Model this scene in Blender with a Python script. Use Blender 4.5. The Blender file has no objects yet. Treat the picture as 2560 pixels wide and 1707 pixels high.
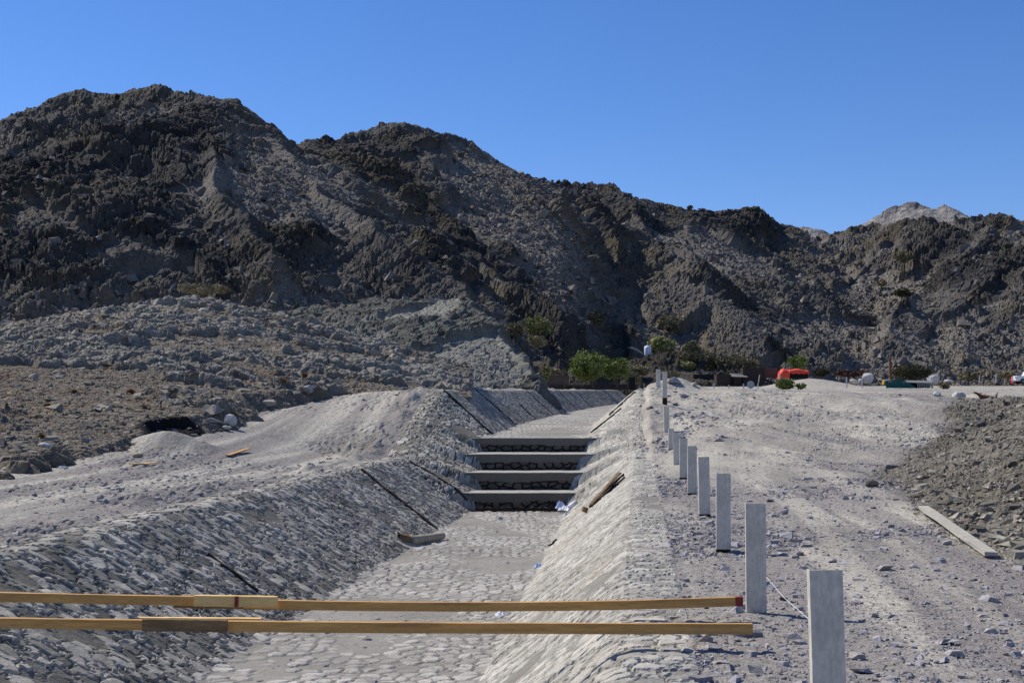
import bpy, math, random
import numpy as np
from mathutils import Vector

# ---------------------------------------------------------------- camera, sky, sun
S = bpy.context.scene
F = 3309.0                      # focal length in pixels of the 2560 px wide photograph
PITCH = math.radians(3.018)
cd = bpy.data.cameras.new("camera"); cam = bpy.data.objects.new("camera", cd)
S.collection.objects.link(cam); S.camera = cam
cd.sensor_width = 36.0; cd.lens = F / 2560 * 36.0
cd.clip_start = 0.1; cd.clip_end = 6000
cam.location = (0, 0, 0); cam.rotation_euler = (math.radians(90) + PITCH, 0, 0)

SUN = Vector((-0.566, 0.368, 0.735)).normalized()
sl = bpy.data.lights.new("sun", 'SUN'); so = bpy.data.objects.new("sun", sl)
S.collection.objects.link(so)
sl.energy = 5.0; sl.angle = math.radians(0.5); sl.color = (1.0, 0.95, 0.86)
so.rotation_euler = SUN.to_track_quat('Z', 'Y').to_euler(); so.location = (0, 0, 60)

w = bpy.data.worlds.new("World"); S.world = w; w.use_nodes = True
nt = w.node_tree; nt.nodes.clear()
out = nt.nodes.new("ShaderNodeOutputWorld"); bg = nt.nodes.new("ShaderNodeBackground")
sky = nt.nodes.new("ShaderNodeTexSky"); sky.sky_type = 'NISHITA'; sky.sun_disc = False
sky.sun_elevation = math.asin(SUN.z); sky.sun_rotation = math.atan2(SUN.x, SUN.y)
sky.altitude = 1200; sky.air_density = 1.0; sky.dust_density = 0.15; sky.ozone_density = 3.0
bg.inputs[1].default_value = 0.108
hs = nt.nodes.new("ShaderNodeHueSaturation"); hs.inputs["Saturation"].default_value = 1.22
nt.links.new(sky.outputs[0], hs.inputs["Color"]); tn = nt.nodes.new("ShaderNodeMix"); tn.data_type = 'RGBA'; tn.blend_type = 'MULTIPLY'; tn.inputs[0].default_value = 1.0
tn.inputs[7].default_value = (.95, .96, 1.2, 1)      # the deep clean blue of dry desert air
nt.links.new(hs.outputs[0], tn.inputs[6]); nt.links.new(tn.outputs[2], bg.inputs[0]); nt.links.new(bg.outputs[0], out.inputs[0])
S.view_settings.view_transform = 'Standard'; S.view_settings.look = 'None'
S.view_settings.exposure = 0.0; S.view_settings.gamma = 1.0
S.cycles.max_bounces = 5; S.cycles.diffuse_bounces = 3

rng = np.random.default_rng(7); random.seed(7)

# ---------------------------------------------------------------- tagging helpers
def tag(o, label=None, cat=None, group=None, kind=None):
    if label: o["label"] = label
    if cat: o["category"] = cat
    if group: o["group"] = group
    if kind: o["kind"] = kind
    return o
def empty(name, loc, rot=(0, 0, 0)):
    o = bpy.data.objects.new(name, None); S.collection.objects.link(o)
    o.location = loc; o.rotation_euler = rot; o.empty_display_size = 0.2
    return o
def link(name, me, parent=None, mat=None):
    if mat: me.materials.append(mat)
    o = bpy.data.objects.new(name, me); S.collection.objects.link(o)
    if parent: o.parent = parent
    return o

# ---------------------------------------------------------------- pixel <-> world (pixels of a 2352 px wide view)
def ray(x, y):
    u = (x * 1.0884 - 1280) / F; v = (853.5 - y * 1.0884) / F
    dy = math.cos(PITCH) - v * math.sin(PITCH); dz = math.sin(PITCH) + v * math.cos(PITCH)
    return u / dy, dz / dy
def V(x, y, d):
    a, b = ray(x, y); return (a * d, d, b * d)

# ---------------------------------------------------------------- numpy noise
def h2(ix, iy, s):
    n = (ix.astype(np.int64) * 374761393 + iy.astype(np.int64) * 668265263 + s * 974634777) & 0xffffffff
    n = ((n ^ (n >> 13)) * 1274126177) & 0xffffffff
    n = ((n ^ (n >> 16)) * 2246822519) & 0xffffffff
    return ((n ^ (n >> 15)) & 0xffffff).astype(np.float32) / 16777216.0
def vnoise(x, y, s=0):
    ix = np.floor(x); iy = np.floor(y); fx = x - ix; fy = y - iy
    ix = ix.astype(np.int64); iy = iy.astype(np.int64)
    ux = fx * fx * (3 - 2 * fx); uy = fy * fy * (3 - 2 * fy)
    a = h2(ix, iy, s); b = h2(ix + 1, iy, s); c = h2(ix, iy + 1, s); d = h2(ix + 1, iy + 1, s)
    return (a + (b - a) * ux) * (1 - uy) + (c + (d - c) * ux) * uy
def fbm(x, y, o=4, s=0, g=0.5):
    r = 0; a = 1; t = 0
    for i in range(o):
        r = r + a * vnoise(x * 1.0 + 17.3 * i, y + 9.1 * i, s + i); t += a; a *= g
        x, y = (x * 0.8 - y * 0.6) * 2.03, (x * 0.6 + y * 0.8) * 2.03
    return r / t
def ridged(x, y, o=4, s=0):
    r = 0; a = 1; t = 0
    for i in range(o):
        r = r + a * (1 - np.abs(2 * vnoise(x, y, s + i) - 1)); t += a; a *= 0.5
        x, y = (x * 0.8 - y * 0.6) * 2.1, (x * 0.6 + y * 0.8) * 2.1
    return r / t
def worley(x, y, s=0, jit=0.95):
    ix = np.floor(x).astype(np.int64); iy = np.floor(y).astype(np.int64)
    f1 = np.full(x.shape, 9.0, np.float32); f2 = f1.copy()
    idr = np.zeros(x.shape, np.float32); id2 = idr.copy(); dx = idr.copy(); dy = idr.copy()
    for i in (-1, 0, 1):
        for j in (-1, 0, 1):
            cx = ix + i; cy = iy + j
            px = x - (cx + 0.5 + (h2(cx, cy, s) - 0.5) * jit); py = y - (cy + 0.5 + (h2(cx, cy, s + 1) - 0.5) * jit)
            d = np.sqrt(px * px + py * py)
            n = d < f1
            f2 = np.where(n, f1, np.minimum(f2, d)); f1 = np.where(n, d, f1)
            idr = np.where(n, h2(cx, cy, s + 2), idr); id2 = np.where(n, h2(cx, cy, s + 3), id2)
            dx = np.where(n, px, dx); dy = np.where(n, py, dy)
    return f1, f2, idr, id2, dx, dy
def sm(a, b, x):
    t = np.clip((x - a) / (b - a), 0, 1); return t * t * (3 - 2 * t)
def blocks(x, y, cell, s, asp=1.0, ang=0.0):
    """broken rock: each cell a tilted facet at its own level"""
    c, n = math.cos(ang), math.sin(ang)
    X = (x * c + y * n) / cell; Y = (-x * n + y * c) / (cell * asp)
    f1, f2, a, b, dx, dy = worley(X, Y, s)
    return (a - 0.5) + (b - 0.5) * 1.6 * dx + (a * 7 % 1 - 0.3) * 1.2 * dy - 0.35 * np.exp(-(f2 - f1) * 9)

# ---------------------------------------------------------------- mesh helpers
def grid(name, P, mat=None, attrs=None, keep=None, smooth=False, parent=None, flip=False):
    n, m, _ = P.shape
    idx = np.arange(n * m).reshape(n, m)
    q = np.stack([idx[:-1, :-1], idx[:-1, 1:], idx[1:, 1:], idx[1:, :-1]], -1).reshape(-1, 4)
    if flip: q = q[:, ::-1]
    if keep is not None:
        k = (keep[:-1, :-1] | keep[:-1, 1:] | keep[1:, 1:] | keep[1:, :-1]).reshape(-1); q = q[k]
    used = np.zeros(n * m, bool); used[q.ravel()] = True
    remap = np.cumsum(used) - 1; q = remap[q]
    me = bpy.data.meshes.new(name); co = P.reshape(-1, 3)[used].astype(np.float32)
    me.vertices.add(len(co)); me.vertices.foreach_set("co", co.ravel())
    me.loops.add(q.size); me.loops.foreach_set("vertex_index", q.ravel().astype(np.int32))
    me.polygons.add(len(q)); me.polygons.foreach_set("loop_start", np.arange(0, q.size, 4, dtype=np.int32))
    me.polygons.foreach_set("loop_total", np.full(len(q), 4, np.int32))
    me.polygons.foreach_set("use_smooth", np.full(len(q), bool(smooth)))
    for k, a in (attrs or {}).items():
        at = me.attributes.new(k, 'FLOAT', 'POINT'); at.data.foreach_set("value", a.reshape(-1)[used].astype(np.float32))
    me.update(calc_edges=True); me.validate()
    return link(name, me, parent, mat)
def raw(name, verts, faces, mat=None, parent=None, attrs=None, smooth=False):
    """faces: (n,k) array, all the same size"""
    verts = np.asarray(verts, np.float32); faces = np.asarray(faces, np.int32); k = faces.shape[1]
    me = bpy.data.meshes.new(name)
    me.vertices.add(len(verts)); me.vertices.foreach_set("co", verts.ravel())
    me.loops.add(faces.size); me.loops.foreach_set("vertex_index", faces.ravel())
    me.polygons.add(len(faces)); me.polygons.foreach_set("loop_start", np.arange(0, faces.size, k, dtype=np.int32))
    me.polygons.foreach_set("loop_total", np.full(len(faces), k, np.int32))
    me.polygons.foreach_set("use_smooth", np.full(len(faces), bool(smooth)))
    for n_, a in (attrs or {}).items():
        at = me.attributes.new(n_, 'FLOAT', 'POINT'); at.data.foreach_set("value", np.asarray(a, np.float32))
    me.update(calc_edges=True); me.validate()
    return link(name, me, parent, mat)

class MB:
    """collects small shapes and links them as ONE mesh"""
    def __init__(s): s.v = []; s.f = []
    def box(s, c, size, rz=0.0, ry=0.0, rx=0.0, jit=0.0):
        from mathutils import Euler
        R = Euler((rx, ry, rz)).to_matrix(); b = len(s.v)
        for z in (-.5, .5):
            for x, y in ((-.5, -.5), (.5, -.5), (.5, .5), (-.5, .5)):
                p = R @ Vector((x * size[0], y * size[1], z * size[2]))
                s.v.append(tuple(Vector(c) + p + Vector([random.uniform(-jit, jit) for _ in range(3)])))
        for f in ((3, 2, 1, 0), (4, 5, 6, 7), (0, 1, 5, 4), (1, 2, 6, 5), (2, 3, 7, 6), (3, 0, 4, 7)):
            s.f.append([b + i for i in f])
        return s
    def bar(s, a, b, wd, hg, n=1, sag=0.0, jit=0.0):
        a = Vector(a); b = Vector(b); d = (b - a).normalized()
        side = d.cross(Vector((0, 0, 1)));
        if side.length < 1e-3: side = Vector((1, 0, 0))
        side.normalize(); up = side.cross(d).normalized(); base = len(s.v)
        for i in range(n + 1):
            t = i / n; c = a.lerp(b, t) + Vector((0, 0, -sag * 4 * t * (1 - t)))
            for sx, sz in ((-.5, -.5), (.5, -.5), (.5, .5), (-.5, .5)):
                s.v.append(tuple(c + side * sx * wd + up * sz * hg + Vector([random.uniform(-jit, jit) for _ in range(3)])))
        for i in range(n):
            o = base + i * 4
            for k in range(4): s.f.append([o + k, o + (k + 1) % 4, o + 4 + (k + 1) % 4, o + 4 + k])
        s.f.append([base + 3, base + 2, base + 1, base]); o = base + n * 4; s.f.append([o, o + 1, o + 2, o + 3])
        return s
    def tube(s, pts, rads, n=8):
        base = len(s.v); pts = [Vector(p) for p in pts]
        for i, p in enumerate(pts):
            d = (pts[min(i + 1, len(pts) - 1)] - pts[max(i - 1, 0)]).normalized()
            a = d.cross(Vector((0.31, 0.95, 0.1))).normalized(); b = d.cross(a)
            for k in range(n):
                t = 2 * math.pi * k / n
                s.v.append(tuple(p + (a * math.cos(t) + b * math.sin(t)) * rads[i]))
        for i in range(len(pts) - 1):
            for k in range(n):
                s.f.append([base + i * n + k, base + i * n + (k + 1) % n, base + (i + 1) * n + (k + 1) % n, base + (i + 1) * n + k])
        s.f.append([base + k for k in range(n)][::-1]); s.f.append([base + (len(pts) - 1) * n + k for k in range(n)])
        return s
    def build(s, name, mat=None, parent=None, smooth=False, bevel=0.0):
        me = bpy.data.meshes.new(name); me.from_pydata(s.v, [], s.f); me.update()
        me.polygons.foreach_set("use_smooth", [bool(smooth)] * len(me.polygons))
        o = link(name, me, parent, mat)
        if bevel:
            m = o.modifiers.new("bevel", 'BEVEL'); m.width = bevel; m.segments = 2
        return o

# icosahedron stones
_t = (1 + 5 ** .5) / 2
ICO = np.array([(-1, _t, 0), (1, _t, 0), (-1, -_t, 0), (1, -_t, 0), (0, -1, _t), (0, 1, _t), (0, -1, -_t), (0, 1, -_t), (_t, 0, -1), (_t, 0, 1), (-_t, 0, -1), (-_t, 0, 1)], float) / 1.9
ICF = np.array([(0, 11, 5), (0, 5, 1), (0, 1, 7), (0, 7, 10), (0, 10, 11), (1, 5, 9), (5, 11, 4), (11, 10, 2), (10, 7, 6), (7, 1, 8), (3, 9, 4), (3, 4, 2), (3, 2, 6), (3, 6, 8), (3, 8, 9), (4, 9, 5), (2, 4, 11), (6, 2, 10), (8, 6, 7), (9, 8, 1)])
CUB = np.array([(-1, -1, -1), (1, -1, -1), (1, 1, -1), (-1, 1, -1), (-1, -1, 1), (1, -1, 1), (1, 1, 1), (-1, 1, 1)], float) * .72
CUF = np.array([(3, 2, 1, 0), (4, 5, 6, 7), (0, 1, 5, 4), (1, 2, 6, 5), (2, 3, 7, 6), (3, 0, 4, 7)])
def stones(name, pts, sizes, mat, flat=(0.2, 0.55), jit=0.28, seed=1, parent=None, tilt=0.0, rz0=None):
    r = np.random.default_rng(seed); n = len(pts)
    v = CUB[None] * (1 + r.uniform(-jit, jit, (n, 8, 1))) + r.uniform(-jit, jit, (n, 8, 3)) * 1.15
    v[:, 4:, :2] *= r.uniform(.35, .95, (n, 1, 2)); v[:, 4:, :2] += r.uniform(-.25, .25, (n, 1, 2))
    sc = np.stack([r.uniform(.75, 1.35, n), r.uniform(.55, 1.0, n), r.uniform(*flat, n)], -1)
    v = v * sc[:, None, :]
    tx = r.normal(tilt, .25, n); rz = r.uniform(0, 6.28, n) if rz0 is None else r.normal(rz0, .45, n)
    y = v[..., 1] * np.cos(tx)[:, None] - v[..., 2] * np.sin(tx)[:, None]
    z = v[..., 1] * np.sin(tx)[:, None] + v[..., 2] * np.cos(tx)[:, None]
    x = v[..., 0]; c = np.cos(rz)[:, None]; s_ = np.sin(rz)[:, None]
    v = np.stack([x * c - y * s_, x * s_ + y * c, z], -1) * (np.asarray(sizes) * .5)[:, None, None] + np.asarray(pts)[:, None, :]
    f = CUF[None] + (np.arange(n) * 8)[:, None, None]
    return raw(name, v.reshape(-1, 3), f.reshape(-1, 4), mat, parent, {"rnd": np.repeat(r.random(n), 8)})

# ---------------------------------------------------------------- materials
def NM(name, rough=0.95, spec=0.15):
    m = bpy.data.materials.new(name); m.use_nodes = True
    b = m.node_tree.nodes["Principled BSDF"]; b.inputs["Roughness"].default_value = rough
    b.inputs["Specular IOR Level"].default_value = spec
    return m, m.node_tree, b
def nd(t, k, **kw):
    n = t.nodes.new(k)
    for a, b in kw.items(): setattr(n, a, b)
    return n
def noise(t, sc, det=6, rough=.6, vec=None, dist=0.0):
    n = nd(t, "ShaderNodeTexNoise"); n.inputs["Scale"].default_value = sc; n.inputs["Detail"].default_value = det
    n.inputs["Roughness"].default_value = rough; n.inputs["Distortion"].default_value = dist
    if vec: t.links.new(vec, n.inputs["Vector"])
    return n.outputs["Fac"]
def ramp(t, fac, stops, interp='LINEAR'):
    n = nd(t, "ShaderNodeValToRGB"); e = n.color_ramp.elements; n.color_ramp.interpolation = interp
    while len(e) < len(stops): e.new(0.5)
    for i, (p, c) in enumerate(stops):
        e[i].position = p; e[i].color = (*c, 1) if not isinstance(c, (int, float)) else (c, c, c, 1)
    t.links.new(fac, n.inputs[0]); return n.outputs[0]
def mix(t, fac, a, b, mode='MIX'):
    n = nd(t, "ShaderNodeMix", data_type='RGBA', blend_type=mode)
    for i, v in ((0, fac), (6, a), (7, b)):
        if isinstance(v, (int, float)): n.inputs[i].default_value = v
        elif isinstance(v, tuple): n.inputs[i].default_value = (*v, 1)
        else: t.links.new(v, n.inputs[i])
    return n.outputs[2]
def math_(t, op, a, b=0.0):
    n = nd(t, "ShaderNodeMath", operation=op)
    for i, v in ((0, a), (1, b)):
        if isinstance(v, (int, float)): n.inputs[i].default_value = v
        else: t.links.new(v, n.inputs[i])
    return n.outputs[0]
def attr(t, name):
    n = nd(t, "ShaderNodeAttribute"); n.attribute_name = name; return n.outputs["Fac"]
def objc(t, scale=(1, 1, 1), rot=(0, 0, 0)):
    c = nd(t, "ShaderNodeTexCoord"); m = nd(t, "ShaderNodeMapping"); m.inputs["Scale"].default_value = scale
    m.inputs["Rotation"].default_value = rot
    t.links.new(c.outputs["Object"], m.inputs[0]); return m.outputs[0]
def bump(t, b, h, strength, dist):
    n = nd(t, "ShaderNodeBump"); n.inputs["Strength"].default_value = strength; n.inputs["Distance"].default_value = dist
    t.links.new(h, n.inputs["Height"]); t.links.new(n.outputs[0], b.inputs["Normal"])

def hill_mat(name, crag, scree, tint, grass=None, ds=1.0, gs=.18):
    m, t, b = NM(name); v = objc(t)
    vs = objc(t, (1, 1, 2.4), (0.35, 0.2, 0))
    big = noise(t, .06, 4, .5, v); mid = noise(t, .55 / ds, 7, .68, vs); fine = noise(t, 3.0 / ds, 5, .75, vs)
    c1 = mix(t, ramp(t, mid, [(.35, 0.0), (.65, 1.0)]), tuple(c * .62 for c in crag), tuple(c * 1.35 for c in crag))
    c2 = mix(t, ramp(t, mid, [(.3, 0.0), (.7, 1.0)]), tuple(c * .75 for c in scree), tuple(c * 1.22 for c in scree))
    c = mix(t, attr(t, "crag"), c2, c1)
    c = mix(t, ramp(t, big, [(.42, 0.0), (.66, .6)]), c, mix(t, .6, c, tint))
    sp = ramp(t, fine, [(.3, .55), (.5, 1.0), (.68, 1.7)])
    c = mix(t, .8, c, mix(t, 1.0, c, sp, 'MULTIPLY'))
    if grass:
        g = noise(t, gs, 6, .7, v)
        g2 = noise(t, 2.2 / ds, 4, .6, v)
        k = math_(t, 'MULTIPLY', ramp(t, g, [(.49, 0.0), (.60, 1.0)]), ramp(t, g2, [(.45, 0.0), (.6, .85)]))
        c = mix(t, k, c, grass)
    c = mix(t, attr(t, "dark"), c, (.030, .024, .024))  # dark mask: shade of the hollow painted together with its soil
    t.links.new(c, b.inputs["Base Color"])
    vo = nd(t, "ShaderNodeTexVoronoi", feature='F1', distance='CHEBYCHEV'); vo.inputs["Scale"].default_value = 1.6 / ds
    wv = nd(t, "ShaderNodeMapping"); wv.inputs["Scale"].default_value = (1, 1, 1.9); wv.inputs["Rotation"].default_value = (.3, .25, .6)
    t.links.new(v, wv.inputs[0]); t.links.new(wv.outputs[0], vo.inputs["Vector"])
    hgt = math_(t, 'ADD', math_(t, 'ADD', mid, math_(t, 'MULTIPLY', fine, .45)), math_(t, 'MULTIPLY', vo.outputs["Distance"], .35))
    bump(t, b, hgt, 1.0, .75 * ds)
    return m
M = {}
M['mountain'] = hill_mat("mountain_rock", (.048, .045, .041), (.24, .215, .182), (.17, .152, .13), (.17, .13, .065), 1.0, .05)
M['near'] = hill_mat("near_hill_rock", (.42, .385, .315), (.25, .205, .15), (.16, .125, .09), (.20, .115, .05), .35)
M['green'] = hill_mat("grey_green_rock", (.16, .155, .13), (.34, .325, .275), (.15, .14, .11), None, .5)
M['far'] = hill_mat("hazed_far_rock", (.30, .27, .25), (.38, .35, .32), (.30, .27, .26), None, 8)  # distance haze is mixed into this pale rock colour
M['knoll'] = hill_mat("valley_knoll_soil", (.05, .042, .035), (.12, .10, .078), (.10, .08, .06), (.12, .11, .05), .6)

def ground_mat():
    m, t, b = NM("gravel_ground"); v = objc(t)
    big = noise(t, .25, 5, .6, v); mid = noise(t, 2.2, 6, .65, v); fine = noise(t, 14, 5, .7, v)
    vf = noise(t, 55, 3, .6, v)
    grav = mix(t, mid, (.225, .205, .176), (.41, .376, .322))
    dust = mix(t, mid, (.40, .366, .292), (.565, .52, .42))
    rub = mix(t, mid, (.11, .095, .07), (.20, .175, .135))
    c = mix(t, attr(t, "dust"), grav, dust)
    c = mix(t, attr(t, "wet"), c, mix(t, .5, c, (.15, .13, .125)))
    c = mix(t, attr(t, "rub"), c, rub)
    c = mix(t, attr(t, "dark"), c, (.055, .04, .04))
    c = mix(t, ramp(t, big, [(.4, 0.0), (.62, .45)]), c, mix(t, .5, c, (.30, .265, .25)))
    c = mix(t, 1.0, c, ramp(t, fine, [(.28, .55), (.48, .98), (.7, 1.35)]), 'MULTIPLY')
    c = mix(t, 1.0, c, ramp(t, vf, [(.3, .7), (.5, 1.0), (.7, 1.25)]), 'MULTIPLY')
    t.links.new(c, b.inputs["Base Color"])
    h = math_(t, 'ADD', fine, math_(t, 'MULTIPLY', vf, .4))
    bump(t, b, h, .8, .035)
    return m
M['ground'] = ground_mat()

def pitch_mat(name, stone_d, stone_l, mortar, stain=None):
    m, t, b = NM(name, .9); v = objc(t)
    r = attr(t, "rnd"); e = attr(t, "edge")
    n1 = noise(t, 9, 6, .65, v); n2 = noise(t, 60, 4, .6, v); big = noise(t, .7, 5, .6, v)
    st = mix(t, ramp(t, r, [(.0, 0.0), (1.0, 1.0)]), stone_d, stone_l)
    st = mix(t, ramp(t, n1, [(.35, .0), (.65, .7)]), st, mix(t, .5, st, mortar))
    mo = mix(t, n1, tuple(c * .75 for c in mortar), tuple(c * 1.2 for c in mortar))
    k = math_(t, 'ADD', e, math_(t, 'MULTIPLY', math_(t, 'SUBTRACT', n1, .5), .7))
    c = mix(t, ramp(t, k, [(.28, 0.0), (.42, 1.0)]), mo, st)
    c = mix(t, 1.0, c, ramp(t, big, [(.3, .78), (.55, 1.05), (.75, 1.2)]), 'MULTIPLY')
    c = mix(t, 1.0, c, ramp(t, n2, [(.3, .72), (.5, 1.0), (.7, 1.25)]), 'MULTIPLY')
    gp = attr(t, "gap"); c = mix(t, gp, c, (.03, .026, .022))
    if stain:
        g = noise(t, .45, 5, .6, v)
        c = mix(t, ramp(t, g, [(.56, 0.0), (.68, .45)]), c, stain)
    t.links.new(c, b.inputs["Base Color"])
    bump(t, b, math_(t, 'ADD', n1, math_(t, 'MULTIPLY', n2, .5)), .7, .02)
    return m
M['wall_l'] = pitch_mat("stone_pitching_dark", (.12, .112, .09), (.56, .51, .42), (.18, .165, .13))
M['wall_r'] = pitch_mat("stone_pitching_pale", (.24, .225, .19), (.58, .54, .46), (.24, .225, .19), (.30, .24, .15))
M['floor'] = pitch_mat("stone_pitching_floor", (.31, .29, .252), (.52, .487, .428), (.27, .25, .216), (.21, .19, .16))
def plain(name, col, var=.25, sc=6.0, rough=.85, spec=.2, bmp=.3, bd=.02, stretch=(1, 1, 1), metal=0.0, sc2=None):
    m, t, b = NM(name, rough, spec); v = objc(t, stretch)
    n = noise(t, sc, 6, .65, v); n2 = noise(t, sc * 7, 4, .6, v)
    c = mix(t, ramp(t, n, [(.3, 0.0), (.7, 1.0)]), tuple(x * (1 - var) for x in col), tuple(min(1, x * (1 + var)) for x in col))
    if sc2: c = mix(t, ramp(t, noise(t, sc * .6, 5, .7, v), [(.55, 0.0), (.66, .7)]), c, sc2)
    c = mix(t, .5, c, mix(t, 1.0, c, ramp(t, n2, [(.3, .6), (.7, 1.35)]), 'MULTIPLY'))
    t.links.new(c, b.inputs["Base Color"]); b.inputs["Metallic"].default_value = metal
    if bmp: bump(t, b, n2, bmp, bd)
    return m
def stone_mat(name, d, l, tintc=None):
    m, t, b = NM(name, .95); v = objc(t); r = attr(t, "rnd")
    c = mix(t, r, d, l)
    if tintc: c = mix(t, ramp(t, r, [(.78, 0.0), (.8, .7)]), c, tintc)
    n = noise(t, 12, 5, .65, v); c = mix(t, 1.0, c, ramp(t, n, [(.3, .72), (.7, 1.25)]), 'MULTIPLY')
    t.links.new(c, b.inputs["Base Color"]); bump(t, b, n, .6, .02); return m
M['pebble'] = stone_mat("loose_gravel", (.24, .22, .22), (.44, .42, .42), (.30, .26, .24))
M['rubble'] = stone_mat("brown_rubble", (.10, .09, .07), (.36, .325, .26))
M['boulder'] = stone_mat("hill_boulder", (.06, .052, .045), (.26, .23, .195))
M['boulder_near'] = stone_mat("near_hill_boulder", (.14, .125, .10), (.36, .32, .26))
M['spurstone'] = stone_mat('spur_stone', (.10, .095, .08), (.27, .25, .21))
M['whitestone'] = plain("pale_boulder", (.5, .48, .45), .2, 4)
M['greystone'] = plain("grey_boulder", (.33, .32, .31), .25, 4)
M['darkstone'] = plain("dark_boulder", (.10, .09, .085), .3, 3)
M['concrete'] = plain("concrete_lip", (.37, .35, .30), .2, 5)
M['render'] = plain("riser_render", (.115, .11, .108), .3, 4)
M['steel'] = plain("galvanised_steel", (.62, .57, .475), .2, 5, .6, .35, .08, .002, (1, 1, .5), .15, (.42, .38, .31))
M['band'] = plain("rusty_dark_band", (.035, .02, .014), .4, 9, .8)
M['wood'] = plain("yellow_timber", (.54, .30, .095), .22, 3, .7, .25, .25, .004, (.6, 4, 9), 0, (.34, .17, .06))
M['woodpale'] = plain("pale_timber", (.74, .50, .20), .18, 3, .75, .2, .2, .004, (.6, 4, 9))
M['wooddirty'] = plain("grey_brown_timber", (.20, .13, .065), .4, 4, .85, .2, .3, .004, (.7, 3, 6))
M['woodgrey'] = plain("weathered_plank", (.42, .39, .32), .2, 3, .85, .2, .4, .006, (3, 3, 3))
M['woodred'] = plain("red_marking_paint", (.26, .05, .035), .2, 9, .7)
M['joint'] = plain("tarred_board", (.030, .022, .017), .5, 6, .85)
M['sack'] = plain("brown_paper_sack", (.34, .30, .22), .2, 5, .85)
M['plastic'] = plain("white_plastic", (.78, .79, .82), .08, 5, .5, .4, .1, .01)
M['blueplastic'] = plain("pale_blue_plastic", (.42, .50, .68), .25, 9, .5, .4, .2, .01)
M['string'] = plain("white_string", (.7, .69, .66), .1, 5)
M['tank'] = plain("white_tank_plastic", (.72, .76, .84), .04, 2, .45, .4, 0)
M['tankcap'] = plain("tank_lid_plastic", (.62, .66, .72), .05, 2, .5, .4, 0)
M['red'] = plain("red_tarpaulin", (.80, .075, .04), .12, 2, .6, .3, .3, .05)
M['black'] = plain("near_black", (.015, .014, .014), .3, 4)  # near-black; also paints the unlit doorway and pen interior
M['greentarp'] = plain("green_tarpaulin", (.012, .085, .07), .3, 3, .7, .3, .3, .05)
M['sheet'] = plain("grey_metal_sheet", (.22, .21, .20), .2, 5, .6)
M['slat'] = plain("pale_slat", (.45, .43, .40), .15, 5)
M['mud'] = plain("mud_brick", (.12, .085, .065), .3, 2.5)
M['darkmud'] = plain("dark_mud_wall", (.045, .036, .032), .3, 2.5)
M['post_w'] = plain("fence_post_paint", (.42, .43, .45), .15, 5)
M['rust'] = plain("rusty_pipe", (.16, .06, .03), .3, 6)
M['yellow'] = plain("yellow_paint", (.55, .30, .03), .2, 6)
M['carpaint'] = plain("white_car_paint", (.72, .73, .75), .03, 2, .25, .5, 0)
M['glass'] = plain("dark_car_glass", (.03, .05, .09), .1, 2, .1, .8, 0)
M['rubber'] = plain("tyre_rubber", (.02, .02, .02), .2, 8)
M['lamp'] = plain("red_lamp_lens", (.4, .02, .02), .1, 5, .3)
M['dish'] = plain("grey_dish", (.30, .34, .36), .08, 5, .5)
M['bark'] = plain("bark", (.10, .075, .05), .3, 8)
def leaf(name, a, b_):
    m, t, b = NM(name, .8, .1)
    c = mix(t, attr(t, "rnd"), a, b_); t.links.new(c, b.inputs["Base Color"]); return m
M['leaf_green'] = leaf("leaf_green", (.10, .13, .03), (.36, .40, .13))
M['leaf_yellow'] = leaf("leaf_yellow_green", (.16, .165, .06), (.44, .42, .18))
M['leaf_brown'] = leaf("leaf_brown_olive", (.13, .115, .065), (.36, .31, .19))
M['leaf_dark'] = leaf("leaf_dark_olive", (.035, .035, .02), (.10, .095, .05))
M['leaf_dry'] = leaf("dry_orange_grass", (.16, .08, .025), (.34, .18, .06))
M['leaf_straw'] = leaf("straw_twigs", (.16, .13, .075), (.30, .25, .15))
M['leaf_red'] = leaf("reddish_twigs", (.06, .03, .025), (.13, .07, .05))

# ---------------------------------------------------------------- channel lines as functions of the distance Y
def LN(*p):
    a = np.array(p, float); return lambda y: np.interp(y, a[:, 0], a[:, 1])
FLX = LN((-30, -6.9), (12.7, -3.07), (34.8, -1.08), (36.2, -1.0), (39.7, -1.02), (43, -.55), (54.5, .2), (64, 1.2), (75, 2.4), (94, 4.66), (109, 6.6), (133, 10.2), (170, 17))
FRX = LN((-30, -3.9), (12.7, -.32), (34.8, 1.48), (39.7, 2.3), (43, 2.50), (54.5, 3.3), (64, 4.4), (75, 5.8), (94, 8.3), (109, 10.4), (133, 14.2), (170, 21))
FZ = LN((-30, -2.6), (34.45, -2.6), (34.8, -2.24), (36.0, -2.12), (36.2, -1.77), (37.5, -1.66), (37.7, -1.32), (39.45, -1.2), (39.7, -.88), (40.1, -.80), (43, -.775), (54.5, -.594), (64, -.445), (75, -.27), (94, .026), (109, .26), (133, .64), (170, 1.3))
CLX = LN((-30, -8.85), (12.7, -5.0), (36, -2.92), (43, -2.24), (54.5, -1.5), (64, -.45), (75, .75), (94, 3.2), (109, 5.1), (133, 8.6), (170, 15.3))
CLZ = LN((-30, -1.5), (12, -1.44), (15, -1.40), (20, -1.34), (30, -1.31), (36, -1.26), (43, .66), (54.5, .86), (64, 1.0), (75, 1.18), (94, 1.48), (109, 1.71), (133, 2.09), (170, 2.7))
CRX = LN((-30, -3.03), (46, 4.29), (54.5, 5.1), (64, 6.2), (75, 7.6), (94, 10.1), (109, 12.2), (133, 16), (170, 22.8))
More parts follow.
